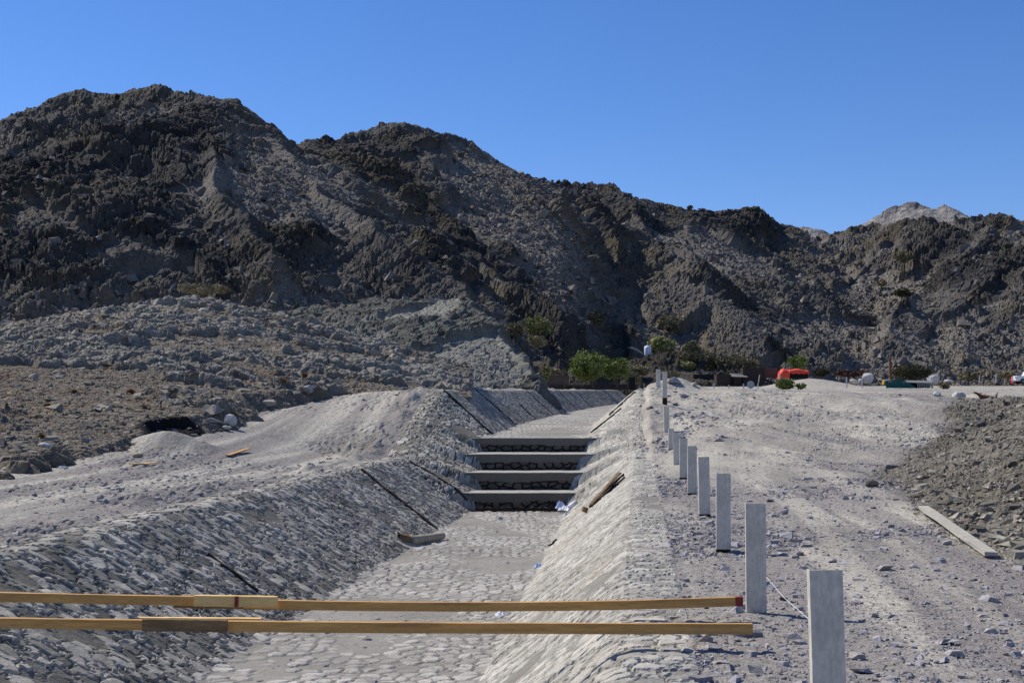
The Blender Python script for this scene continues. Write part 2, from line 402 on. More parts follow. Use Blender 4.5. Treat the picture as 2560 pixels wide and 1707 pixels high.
CRZ = LN((-30, -1.6), (8, -1.52), (10, -1.5), (14, -1.49), (18, -1.42), (22, -1.38), (26, -1.335), (30, -1.26), (34, -1.19), (37, -.95), (39, -.6), (42, .08), (44.5, .55), (46.5, .74), (50, .8), (64, 1.02), (94, 1.55), (133, 2.3), (170, 3.1))
FAR = LN((-30, -1.55), (50, .82), (70, 1.16), (90, 1.55), (110, 1.95), (130, 2.33), (160, 2.92), (200, 3.75), (260, 5.2), (400, 8), (2000, 14))
ROADL = LN((-30, -1.5), (10, -1.43), (20, -1.33), (26, -1.22), (30, -.95), (34, -.66), (38, -.28), (42, .25), (46, .68), (50, .86), (60, .98), (90, 1.5), (130, 2.2), (160, 2.92), (200, 3.75), (260, 5.2), (400, 8), (2000, 14))
ROADR = LN((-30, -1.6), (8, -1.52), (14, -1.49), (22, -1.38), (26, -1.30), (30, -1.12), (34, -.85), (38, -.4), (42, .15), (45, .56), (48, .76), (52, .84), (70, 1.16), (90, 1.55), (110, 1.95), (130, 2.33), (160, 2.92), (200, 3.75), (260, 5.2), (400, 8), (2000, 14))
COP = 0.5                                   # width of the coping strip
# right edge of the road: the rubble bank lies beyond it
EDGE = LN((-30, 2.4), (9, 4.9), (12, 5.0), (15, 5.15), (19, 5.9), (24, 6.9), (27, 7.5), (31, 9.4), (36, 11.6), (41, 13.6), (46, 15.5), (50, 24), (60, 60), (90, 400))
MOUND = (-8.0, 33.0)
def zleft(x, y):
    u = (CLX(y) - COP) - x
    z = CLZ(y) + (ROADL(y) - CLZ(y)) * sm(.6, 4.6, u)
    z = z + .02 * (fbm(x * .7, y * .5, 3, 3) - .5) * sm(0, 1, u)
    # two wheel ruts
    for c0 in (1.3, 3.0):
        z = z - .03 * np.exp(-((u - c0 - .3 * np.sin(y * .21)) / .16) ** 2) * sm(40, 30, y)
    # soil windrow along the channel, rubble at the kink
    z = z + .16 * np.exp(-((u - .35) / .25) ** 2) * (fbm(x * 1.3, y * 1.1, 3, 5) ** 2) * 2 * sm(12, 20, y)
    k = np.exp(-((x + 4.3) / .7) ** 2 - ((y - 36.5) / 2.6) ** 2); z = z + .10 * k * (.4 + fbm(x * 2.5, y * 2, 3, 8))
    # cut bank and spoil mound on the left of the road
    k = np.exp(-((x - MOUND[0]) / 1.0) ** 2 - ((y - MOUND[1]) / .6) ** 2); z = z + .36 * k
    return z
def zright(x, y):
    u = x - (CRX(y) + COP)
    z = CRZ(y) + (ROADR(y) - CRZ(y)) * sm(0, 1.8, u)
    e = x - EDGE(y)
    z = z + .05 * (fbm(x * .6, y * .5, 3, 13) - .5) * sm(0, 1, u)
    for c0 in (2.6, 4.1):
        z = z - .025 * np.exp(-((u - c0 - .25 * np.sin(y * .3)) / .2) ** 2) * sm(34, 26, y)
    near = sm(46, 40, y)
    rise = sm(0, 3.2, e) * .78 + np.clip(e - 1, 0, 14) * .10
    low = np.clip(ROADR(y) + 1.2, 0, 5)                     # the bank falls back to low ground beside the ramp
    z = z + (rise - low * sm(0, 5, e) * .8) * near
    z = z + near * sm(0, .5, e) * .16 * (fbm(x * 1.7, y * 1.7, 3, 23) - .3)
    cap_ = np.minimum(z, .02 + .0048 * y + .09 * np.clip(y - 44, 0, 20) + .10 * (fbm(x * .8, y * .6, 3, 29) - .5))
    z = z + (cap_ - z) * sm(-1.5, 1.5, e) * sm(18, 24, y) * sm(60, 54, y)
    # hollow in the bank on the far right
    k = np.exp(-((x - 13.6) / 1.5) ** 2 - ((y - 36.) / 1.2) ** 2); z = z - .5 * k
    # rough heaps beside the ramp crest and beside the far posts
    k = np.exp(-((x - 5.9) / .9) ** 2 - ((y - 47.2) / .7) ** 2); z = z + .34 * k
    k = np.exp(-((x - 3.9) / .5) ** 2 - ((y - 38.) / 2.2) ** 2); z = z + .08 * k * (.5 + fbm(x * 3, y * 2, 3, 9))
    k = sm(27, 33, y) * sm(50, 46, y); z = z + k * (.42 * (ridged(x * .30 + y * .22, y * .12 - x * .1, 4, 31) - .5) + .22 * (fbm(x * .9, y * .8, 4, 32) - .5))
    z = z - .36 * sm(9, 15, x) * np.exp(-((y - 51) / 5) ** 2)
    return z
def zchan(x, y):
    fl = FLX(y); fr = FRX(y); cl = CLX(y); cr = CRX(y)
    step = np.where(y < 34.8, -2.6, np.where(y < 36.2, -2.13, np.where(y < 37.7, -1.665, np.where(y < 39.7, -1.215, FZ(y)))))
    zl = FZ(y) + (CLZ(y) - FZ(y)) * (fl - x) / (fl - cl); zr = FZ(y) + (CRZ(y) - FZ(y)) * (x - fr) / (cr - fr)
    return np.maximum(step, np.minimum(np.maximum(zl, zr), 1e9))
def zg(x, y):
    x = np.asarray(x, float); y = np.asarray(y, float)
    zl = zleft(x, y); zr = zright(x, y)
    zc = np.where(y < 170, zchan(x, y), FAR(y))
    return np.where(x < CLX(y) - COP, zl, np.where(x > CRX(y) + COP, zr, np.where(x < CLX(y), CLZ(y), np.where(x > CRX(y), CRZ(y), zc))))
_Y = np.exp(np.linspace(math.log(5), math.log(400), 6000))
def G(x, y, extra=0.0):
    """the ground point seen at a pixel"""
    a, b = ray(x, y); d = zg(a * _Y, _Y) - b * _Y
    i = int(np.argmax(d > 0)) if (d > 0).any() else len(_Y) - 1
    Y = _Y[i]; return Vector((a * Y, Y, float(zg(a * Y, Y)) + extra))

# ---------------------------------------------------------------- hills: crest lines with their own distance and side slope
def hill_z(x, y, ridges, warp=0.0, wl=25.0, s=0):
    if warp:
        x, y = x + warp * (fbm(x / wl, y / wl, 3, s) - .5) * 2, y + warp * (fbm(x / wl + 40, y / wl, 3, s + 5) - .5) * 2
    best = np.full(x.shape, -50.0); near = np.full(x.shape, 1e3)
    for rd in ridges:
        pts = np.array([(*V(p[0], p[1], p[2]), p[3]) for p in rd])
        if len(rd[0]) > 4: wt = rd[0][4]
        else: wt = 1
        for a, b in zip(pts[:-1], pts[1:]):
            d = b[:2] - a[:2]; L = max(float(d @ d), 1e-6)
            t = np.clip(((x - a[0]) * d[0] + (y - a[1]) * d[1]) / L, 0, 1)
            ds = np.sqrt((x - a[0] - t * d[0]) ** 2 + (y - a[1] - t * d[1]) ** 2)
            z = a[2] + t * (b[2] - a[2]) - (a[3] + t * (b[3] - a[3])) * ds * (1 + .0 * ds)
            best = np.maximum(best, z); near = np.minimum(near, ds)
    return best, near
def polar(u0, u1, r0, r1, du, ratio):
    u = np.arange(u0, u1, du); n = int(math.log(r1 / r0) / math.log(ratio))
    r = r0 * ratio ** np.arange(n + 1)
    Y, U = np.meshgrid(r, u, indexing='ij')
    return U * Y, Y

def crags(x, y, near, amp, s, scale=1.0, asp=.45, ang=.5, crest=14.0, bias=0.0):
    m = sm(.52, .62, fbm(x / (16 * scale), y / (11 * scale), 4, s, .6) + .10 * np.exp(-near / crest) + bias)
    wx = x + 1.2 * scale * (fbm(x / (3 * scale), y / (3 * scale), 3, s + 9) - .5); wy = y + 1.2 * scale * (fbm(x / (3 * scale) + 9, y / (3 * scale), 3, s + 3) - .5)
    big = blocks(wx, wy, 6.5 * scale, s + 20, asp, ang); med = blocks(wx, wy, 2.4 * scale, s + 30, asp + .2, ang)
    sml = blocks(wx, wy, .95 * scale, s + 40, .7, ang)
    rd = ridged(x / (14 * scale), y / (14 * scale), 4, s + 50) - .55
    rd2 = ridged(x / (34 * scale) + 3, y / (34 * scale), 3, s + 70) - .55
    z = m * (.95 * big + .62 * med + .26 * sml + 1.5 * rd + 2.6 * rd2 + .9) + (1 - m) * (.30 * med + .26 * sml)
    z = z + .9 * (fbm(x / (9 * scale), y / (9 * scale), 3, s + 60) - .5)
    return amp * z, m

def along_normal(U, Y, H, c):
    """push each point out along the smoothed surface normal by c"""
    dYx = np.gradient(Y[:, 0]); hy = np.gradient(H, axis=0) / dYx[:, None] ; du = np.gradient(U, axis=1); hx = np.gradient(H, axis=1) / du
    u0 = U / Y; hy = hy - hx * u0
    def blur(a, k=9):
        for ax in (0, 1):
            cs = np.cumsum(np.concatenate([np.zeros_like(np.take(a, [0], ax)), a], ax), ax)
            n = a.shape[ax]; i = np.arange(n); lo = np.maximum(i - k, 0); hi = np.minimum(i + k + 1, n)
            cnt = (hi - lo).reshape([-1, 1] if ax == 0 else [1, -1])
            a = (np.take(cs, hi, ax) - np.take(cs, lo, ax)) / cnt
        return a
    hx = np.clip(blur(hx), -2, 2); hy = np.clip(blur(hy), -2, 2); L = np.sqrt(hx * hx + hy * hy + 1)
    return np.stack([U - hx / L * c, Y - hy / L * c, H + c / L], -1)
def hits(px, U, Y, H):
    """world positions on a hill of the listed view points, with their radius"""
    out_ = []
    for x, y, r_ in px:
        a, b = ray(x, y); j = int(np.argmin(abs((U / Y)[0] - a))); k = np.flatnonzero(H[:, j] > b * Y[:, j])
        if len(k): out_.append((U[k[0], j], Y[k[0], j], r_))
    return out_
def gsum(U, Y, pts, power=1.0):
    m = np.zeros_like(U)
    for x, y, r_ in pts: m = np.maximum(m, np.exp(-(((U - x) / r_) ** 2 + ((Y - y) / (r_ * 1.25)) ** 2) * power))
    return m
# main mountain
A = [(-700, 420, 300, .52), (-300, 330, 275, .52), (-100, 300, 262, .55), (0, 283, 255, .55), (100, 252, 250, .56), (180, 240, 246, .56), (270, 232, 243, .58), (330, 218, 241, .6), (385, 210, 238, .6), (460, 221, 236, .6), (520, 246, 234, .6), (560, 276, 233, .6), (590, 305, 232, .6), (640, 328, 232, .58), (700, 352, 238, .56), (760, 338, 250, .56), (830, 332, 262, .56), (870, 316, 268, .56), (930, 300, 272, .57), (975, 314, 275, .56), (1050, 324, 280, .55), (1110, 350, 285, .55), (1150, 380, 290, .54), (1180, 408, 295, .52), (1270, 424, 304, .5), (1330, 411, 308, .5), (1390, 414, 310, .5), (1450, 446, 312, .5), (1500, 466, 318, .49), (1530, 474, 320, .49), (1560, 495, 325, .48), (1600, 491, 325, .48), (1660, 488, 326, .48), (1690, 497, 328, .48), (1770, 493, 330, .48), (1800, 515, 332, .48), (1850, 545, 338, .46), (1900, 520, 335, .46), (1960, 520, 330, .46), (2030, 498, 322, .47), (2120, 498, 315, .47), (2200, 495, 310, .47), (2270, 489, 305, .47), (2352, 502, 300, .47), (2600, 525, 290, .47), (3000, 560, 280, .47)]
spurs = [
 [(-200, 380, 215, .95), (0, 400, 212, 1.0), (150, 330, 210, 1.1), (250, 318, 208, 1.15), (330, 380, 202, 1.15), (400, 450, 196, 1.15), (455, 540, 188, 1.1)],
 [(385, 210, 238, .75), (480, 330, 215, .8), (520, 430, 196, .8), (560, 520, 182, .85), (610, 590, 172, .9)],
 [(640, 328, 232, .62), (760, 430, 212, .68), (880, 530, 196, .72), (1000, 630, 182, .76), (1080, 690, 172, .8)],
 [(930, 300, 272, .8), (945, 400, 250, .85), (985, 490, 232, .9), (1080, 585, 214, .85), (1200, 655, 198, .9), (1290, 700, 186, 1.0), (1350, 775, 176, 1.1), (1425, 808, 172, 1.1)],
 [(1330, 411, 308, .62), (1390, 500, 285, .7), (1440, 590, 262, .75), (1480, 640, 248, .8)],
 [(1530, 474, 320, .65), (1560, 600, 282, .7), (1640, 650, 262, .8), (1730, 700, 246, .85), (1790, 760, 230, .9), (1850, 806, 218, .9)],
 [(1770, 493, 330, .7), (1790, 560, 308, .75), (1830, 620, 290, .7)],
 [(2030, 498, 322, .55), (1960, 590, 290, .6), (1900, 660, 268, .65), (1840, 730, 246, .7)],
 [(2270, 489, 305, .6), (2200, 580, 270, .7), (2130, 640, 252, .75), (2080, 710, 236, .75), (2010, 770, 222, .7)],
 [(2500, 540, 280, .6), (2352, 640, 246, .7), (2280, 700, 230, .7)]]
U, Y = polar(-.47, .47, 118, 420, .00082, 1.0021)
Hz, near = hill_z(U, Y, [A] + spurs, 5.5, 20, 3)
capm = FAR(Y) + .58 * (Y - 213 + 9 * (fbm(U / 14, Y / 14, 3, 14) - .5))
Hz = Hz + (np.minimum(Hz, capm) - Hz) * sm(.035, .085, U / Y)      # the valley floor runs in between the spurs
ROCKY = [(60, 470, 14), (150, 420, 15), (230, 470, 15), (300, 400, 13), (320, 520, 15), (400, 500, 12), (180, 550, 14), (420, 570, 9), (60, 560, 10), (440, 330, 9), (480, 390, 9), (550, 575, 8), (600, 560, 6),
         (800, 390, 10), (860, 420, 11), (930, 370, 11), (920, 470, 11), (980, 500, 8), (760, 350, 8), (1080, 580, 8), (1130, 600, 9), (1180, 650, 9), (1230, 690, 9), (1290, 730, 9), (1350, 770, 8), (1190, 720, 7), (1410, 800, 4),
         (1330, 430, 13), (1400, 470, 11), (1430, 530, 10), (1500, 500, 11), (1500, 560, 8), (1490, 620, 9), (1620, 520, 12), (1740, 520, 12), (1690, 560, 8), (1800, 560, 10), (1600, 660, 11), (1660, 680, 11), (1720, 720, 9), (1560, 700, 8), (1780, 770, 8), (1700, 790, 7),
         (1870, 660, 8), (1820, 710, 7), (1960, 540, 9), (2080, 520, 9), (2150, 580, 9), (2220, 620, 10), (2180, 680, 9), (2130, 650, 7), (2270, 500, 8), (2330, 600, 9), (2080, 730, 6), (880, 620, 7), (1000, 620, 7), (690, 560, 7), (650, 590, 6)]
SCREE = [(600, 330, 9), (660, 380, 9), (720, 430, 8), (780, 480, 8), (850, 530, 7), (500, 480, 6), (560, 450, 9), (480, 540, 6), (1100, 470, 13), (1180, 520, 13), (1260, 560, 13), (1300, 640, 9), (1150, 440, 10), (1060, 430, 9), (1560, 560, 7), (1750, 620, 9), (1800, 640, 9), (1780, 690, 8),
         (1890, 580, 12), (1950, 620, 12), (1980, 680, 10), (1900, 740, 8), (2000, 820, 10), (2100, 800, 10), (2200, 820, 10), (2300, 800, 12), (2300, 720, 8), (1950, 850, 8), (1900, 800, 8), (640, 700, 8), (800, 650, 9)]
rk = gsum(U, Y, hits(ROCKY, U, Y, Hz)); sc_ = gsum(U, Y, hits(SCREE, U, Y, Hz))
wob = .5 * (fbm(U / 7, Y / 7, 4, 131) - .5)
c, mk = crags(U, Y, near, 1.0, 100, bias=.17 * rk - .15 * np.sqrt(sc_) * (1 - np.exp(-near / 5)) - .17 * sm(24, 8, Hz - FAR(Y)) * sm(.08, .15, U / Y))
bluff = sm(.42, .56, rk + wob) * (1 - sm(.3, .6, sc_))
q = (U * .38 + Hz * .95 + Y * .08) / 2.1 + 2.0 * fbm(U / 11, Y / 9, 4, 655)
q2 = (U * .38 + Hz * .95 + Y * .08) / .8 + 2.5 * fbm(U / 5, Y / 4, 4, 656)
pt = sm(.38, .6, fbm(U / 6, Y / 5, 3, 657) + .12)
c = c + mk * pt * (.95 * (q % 1 - .5) + .30 * (q2 % 1 - .5)) + (1 - mk) * .25 * pt * (q2 % 1 - .5)
c = c + 2.4 * bluff * sm(1, 8, near) - .5
mk = np.clip(.62 * mk + .5 * bluff, 0, 1)
c = np.where(near < 10, c * (.62 + .038 * near), c) + (1.3 * sm(10, -20, U) - .9 * sm(-10, 20, U)) * np.exp(-near / 6)
c = c - 4.2 * np.exp(-((U - 75) / 8) ** 2) * np.exp(-near / 8) * (Y > 250)
gz = FAR(Y)
grid("mountain", along_normal(U, Y, Hz, c), M['mountain'], {"crag": mk}, Hz + c > gz - 1.5)["kind"] = "structure"
Hz = Hz + c * .9
MA = (U, Y, Hz)
# loose boulders on the mountain flanks
sel = rng.choice(U.size, 110000, replace=False)
sx, sy, sz, smk = U.ravel()[sel], Y.ravel()[sel], Hz.ravel()[sel], mk.ravel()[sel]
ok = (sz > FAR(sy) - .2) & (near.ravel()[sel] > 2)
sz_ = rng.pareto(2.6, ok.sum()) * .36 + .18
tag(stones("mountain_boulders", np.stack([sx[ok], sy[ok], sz[ok]], -1), np.clip(sz_, .25, 2.2), M['boulder'], (.5, 1.0), .32, 5),
    "dark loose boulders strewn over the mountain flanks", "boulders", None, "stuff")

# grey-green hill in the middle with a steep right-hand face
mid = [[(430, 760, 124, .42), (560, 742, 120, .42), (700, 722, 114, .42), (850, 698, 106, .42), (960, 692, 100, .42), (1060, 686, 96, .44), (1115, 742, 91, .48), (1165, 795, 87, .6), (1205, 850, 83.5, .9), (1236, 892, 80, 1.6)],
       [(960, 697, 100, .5), (940, 770, 92, .5), (930, 840, 84, .4)],
       [(1075, 690, 97, 1.3), (1140, 745, 93, 1.5), (1190, 800, 88, 1.8), (1225, 850, 85, 2.0)]]
U, Y = polar(-.32, .09, 66, 135, .0009, 1.0018)
Hz, near = hill_z(U, Y, mid, 1.3, 7, 51)
SP = np.array([V(1062, 686, 97)[:2], V(1115, 742, 92)[:2], V(1165, 795, 88)[:2], V(1205, 850, 84.5)[:2], V(1234, 892, 81.5)[:2]])
dist = U - np.interp(Y, SP[::-1, 1], SP[::-1, 0]) + .9 * (fbm(U * .35, Y * .35, 3, 57) - .5)
Hz = np.where(Y < 98, Hz - 1.5 * np.clip(dist, 0, None), Hz - 1.0 * np.clip(U + 3.6, 0, None))
c, mk2 = crags(U, Y, near, .34, 300, .36, .45, .4, 3.0, bias=-.03 - .04 * sm(-9, -3, U) + .12 * sm(-1.5, 0, dist))
grid("middle_hill", along_normal(U, Y, Hz, c), M['green'], {"crag": mk2}, Hz + c > FAR(Y) - .8)["kind"] = "structure"

ok = (Hz + c > FAR(Y) + .1); ii = np.flatnonzero(ok.ravel()); ii = rng.choice(ii, 4500)
tag(stones("spur_stones", np.stack([U.ravel()[ii], Y.ravel()[ii], (Hz + c).ravel()[ii]], -1), np.clip((rng.pareto(2.3, len(ii)) + .5) * .09, .06, .9), M['spurstone'], (.3, .7), .3, 23), "loose grey stones lying on the grey-green spur", "stones", None, "stuff")
# nearer rocky hill on the left, rising from the edge of the bank road
nh = [[(-500, 960, 50, .12), (-200, 880, 51, .12), (0, 812, 52, .125), (60, 790, 53, .135), (120, 760, 54, .15), (200, 728, 56, .19), (300, 700, 58, .225), (400, 690, 59, .235), (480, 690, 60, .24), (600, 708, 60, .26), (700, 728, 60, .28), (760, 756, 60, .32), (830, 794, 60, .36), (900, 826, 60, .38), (1000, 866, 60, .40), (1090, 896, 60, .45)]]
U, Y = polar(-.50, -.03, 15, 74, .00078, 1.0014)
Hz, near = hill_z(U, Y, nh, 1.0, 6, 71)
c, mk3 = crags(U, Y, near, .17, 500, .20, .32, .3, 9.0, bias=.12 * np.exp(-near / 9) - .04)
q = (U * .34 + Hz * 1.1 + Y * .10) / .34 + 2.2 * fbm(U / 2.2, Y / 1.6, 4, 555)
c = c + .13 * (mk3 * .8 + .2 * sm(14, 3, near)) * (q % 1 - .5) * sm(.35, .6, fbm(U / 1.5, Y / 1.5, 3, 556) + .2)
roadw = (CLX(Y) - COP) - U
footu = np.interp(Y, [10, 20, 26, 30, 36, 40, 44, 50], [3.6, 4.5, 5.2, 5.4, 4.9, 5.2, 3, -6]) + .5 * (fbm(U * .5, Y * .45, 3, 77) - .5)
# the hill is cut back along the road: its foot is a low steep bank
Hz = Hz + np.minimum(0, (roadw - footu)) * .7 - .12 - .30 * sm(-14, -7, U) * sm(44, 54, Y)
# dark hollow dug into the foot of the slope, its shade painted into the reddish soil colour
hx, hy, _ = hits([(392, 1018, 1)], U, Y, Hz)[0]
q = ((U - hx - .0) / (.80 + .25 * (fbm(U * 2, Y * 2, 2, 5) - .5))) ** 2 + ((Y - hy - .5) / 1.15) ** 2
flr = float(zleft(np.array(hx), np.array(hy))) - .05
cutm = sm(1.12, .95, q)
Hz = np.where(q < 1.12, Hz * (1 - cutm) + np.minimum(Hz, flr + .1 * (fbm(U * 3, Y * 3, 3, 6) - .3)) * cutm, Hz)
shade_soil = sm(1.75, 1.2, q)
zl = zleft(U, Y)
NC = np.clip(mk3 * sm(26, 5, near) + .1 + .5 * sm(11, 2, near) * sm(.4, .6, fbm(U / 2, Y / 2, 3, 91) + .1), 0, 1)
P_ = along_normal(U, Y, Hz, c * (1 - .5 * shade_soil))
grid("near_hill", P_, M['near'], {"crag": NC, "dark": shade_soil}, (Hz + c > zl - .25))["kind"] = "structure"
Hz = Hz + c
MOUND = (hx + .25, hy - 1.2)
NHU, NHY, NHZ, NHG = U, Y, Hz, zl

# far peaks of pale rock, distance haze put into the colour
U, Y = polar(.10, .50, 760, 1250, .0013, 1.004)
Hz, near = hill_z(U, Y, [[(1700, 600, 950, .6), (1770, 545, 950, .6), (1815, 511, 950, .6), (1855, 507, 950, .6), (1885, 517, 950, .6), (1920, 560, 950, .6)],
                         [(1930, 560, 1000, .6), (1990, 505, 1000, .6), (2035, 480, 1000, .65), (2080, 467, 1000, .65), (2115, 464, 1000, .65), (2150, 472, 1000, .65), (2172, 462, 1000, .65), (2200, 478, 1000, .65), (2230, 494, 1000, .6), (2300, 530, 1000, .6)]], 8, 60, 91)
Hz = Hz - 3
c, mk4 = crags(U, Y, near, 2.2, 700, 5.0, .6, .5, 30)
grid("far_peaks", np.stack([U, Y, Hz + c], -1), M['far'], {"crag": mk4}, Hz > 20)["kind"] = "structure"

# low dark knoll in the valley carrying the water tank
U, Y = polar(-.02, .36, 150, 240, .0010, 1.0022)
Hz, near = hill_z(U, Y, [[(1380, 880, 196, .3), (1440, 845, 200, .3), (1500, 818, 203, .35), (1560, 820, 203, .4), (1620, 840, 203, .4), (1680, 862, 203, .4), (1740, 885, 200, .3)],
                         [(1160, 860, 165, .4), (1240, 830, 168, .3), (1330, 858, 165, .3), (1400, 880, 160, .3)]], 2, 9, 81)
c, mk5 = crags(U, Y, near, .55, 800, .45, .6, .5, 4, bias=.05)
Hz = Hz + c
grid("valley_knoll", np.stack([U, Y, Hz], -1), M['knoll'], {"crag": mk5}, Hz > FAR(Y) - .5)["kind"] = "structure"
KU, KY, KZ = U, Y, Hz

# ---------------------------------------------------------------- ground sheets either side of the channel
def rows(fine0=5.5, fine1=70, ratio=1.0042):
    a = np.linspace(-30, fine0, 24)[:-1]; n = int(math.log(fine1 / fine0) / math.log(ratio))
    b = fine0 * ratio ** np.arange(n + 1)
    cc = np.exp(np.linspace(math.log(b[-1]), math.log(1800), 120))[1:]
    return np.concatenate([a, b, cc])
R = rows()
def side(sign):
    wf = np.arange(0, .55, .0013); wc = .55 + np.cumsum(.02 * 1.22 ** np.arange(24)); wv = np.concatenate([wf, wc])
    Yg, W = np.meshgrid(R, wv, indexing='ij'); sc = np.maximum(Yg, 6)
    edge = np.where(Yg < 170, CRX(Yg) + COP - .30 if sign > 0 else CLX(Yg) - COP + .26, CRX(170) if sign > 0 else CRX(170) + .05)
    X = edge + sign * W * sc
    Z = zright(X, Yg) if sign > 0 else zleft(X, Yg)
    if sign < 0: Z = np.where(Yg > 160, FAR(Yg), Z)
    ov = (X - (CRX(Yg) + COP)) if sign > 0 else ((CLX(Yg) - COP) - X)
    Z = Z + (.10 * (fbm(X * 3.0, Yg * 1.6, 4, 43) - .56) * (1 if sign > 0 else sm(36, 32, Yg)) - .16 * sm(-.02, -.28, ov)) * sm(.25, 0, ov) - .05 * (W == 0)
    # stony relief, sized like the stones it stands for
    dens = sm(.42, .62, fbm(X * .45, Yg * .4, 3, 41))
    rel = .030 * blocks(X, Yg, .16, 61) * (.35 + dens) + .02 * blocks(X, Yg, .42, 62) * dens
    if sign > 0:
        e = X - EDGE(Yg) + .9 * (fbm(X * .6, Yg * .6, 3, 15) - .5)
        rub = sm(-.25, .35, e) * sm(48, 43, Yg)
        dust = sm(25, 32, Yg + 5 * (fbm(X * .3, Yg * .2, 3, 19) - .5)) * (1 - rub) * .85 + .25 * sm(.5, .62, fbm(X * .5 + 20, Yg * .16, 3, 17))
        uu = X - CRX(Yg); st1 = fbm(uu * 2.6 + .3 * np.sin(Yg * .3), Yg * .09, 4, 27); st2 = fbm(X * .55 + Yg * .42, Yg * .10 - X * .12, 4, 28)
        nr = sm(30, 24, Yg)
        dust = dust * (1 - .75 * sm(.46, .60, st2) * (1 - nr)) + .85 * nr * sm(.52, .62, st1) * sm(.8, 1.6, uu)
        wet = sm(.52, .66, fbm(X * .5 + 3, Yg * .14, 4, 37)) * .8
        wet = np.clip(wet + .5 * sm(.5, .38, st1) * nr + .45 * sm(.52, .66, fbm(X * 1.1 + Yg * .5, Yg * .22 - X * .2, 4, 38)) * (1 - nr), 0, 1)
        dust = np.clip(dust, 0, 1)
        rel = rel * (1 - .6 * dust) + rub * (.05 * blocks(X, Yg, .30, 63) + .05 * blocks(X, Yg, .14, 64))
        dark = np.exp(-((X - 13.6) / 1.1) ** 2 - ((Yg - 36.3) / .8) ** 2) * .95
    else:
        rub = sm(.55, .75, np.exp(-((X + 4.3) / .8) ** 2 - ((Yg - 36.5) / 2.6) ** 2)) * .5
        dust = .35 * sm(.45, .6, fbm(X * .5, Yg * .2, 3, 18)) + .2 * sm(34, 44, Yg); dark = np.zeros_like(X)
        uu = (CLX(Yg) - COP) - X; st1 = fbm(uu * 2.4 + .4 * np.sin(Yg * .21), Yg * .07, 4, 47)
        dust = np.clip(dust + .8 * sm(.52, .62, st1), 0, 1); wet = np.clip(.75 * sm(.50, .40, st1) + .5 * sm(.5, .64, fbm(X * .6, Yg * .3, 4, 48)), 0, 1)
    Z = Z + rel * sm(0, .012, W)
    o = grid("gravel_ground" if sign > 0 else "bank_ground", np.stack([X, Yg, Z], -1), M['ground'], {"dust": dust, "rub": rub, "dark": dark, "wet": wet}, flip=sign < 0)
    o["kind"] = "structure"
side(1); side(-1)

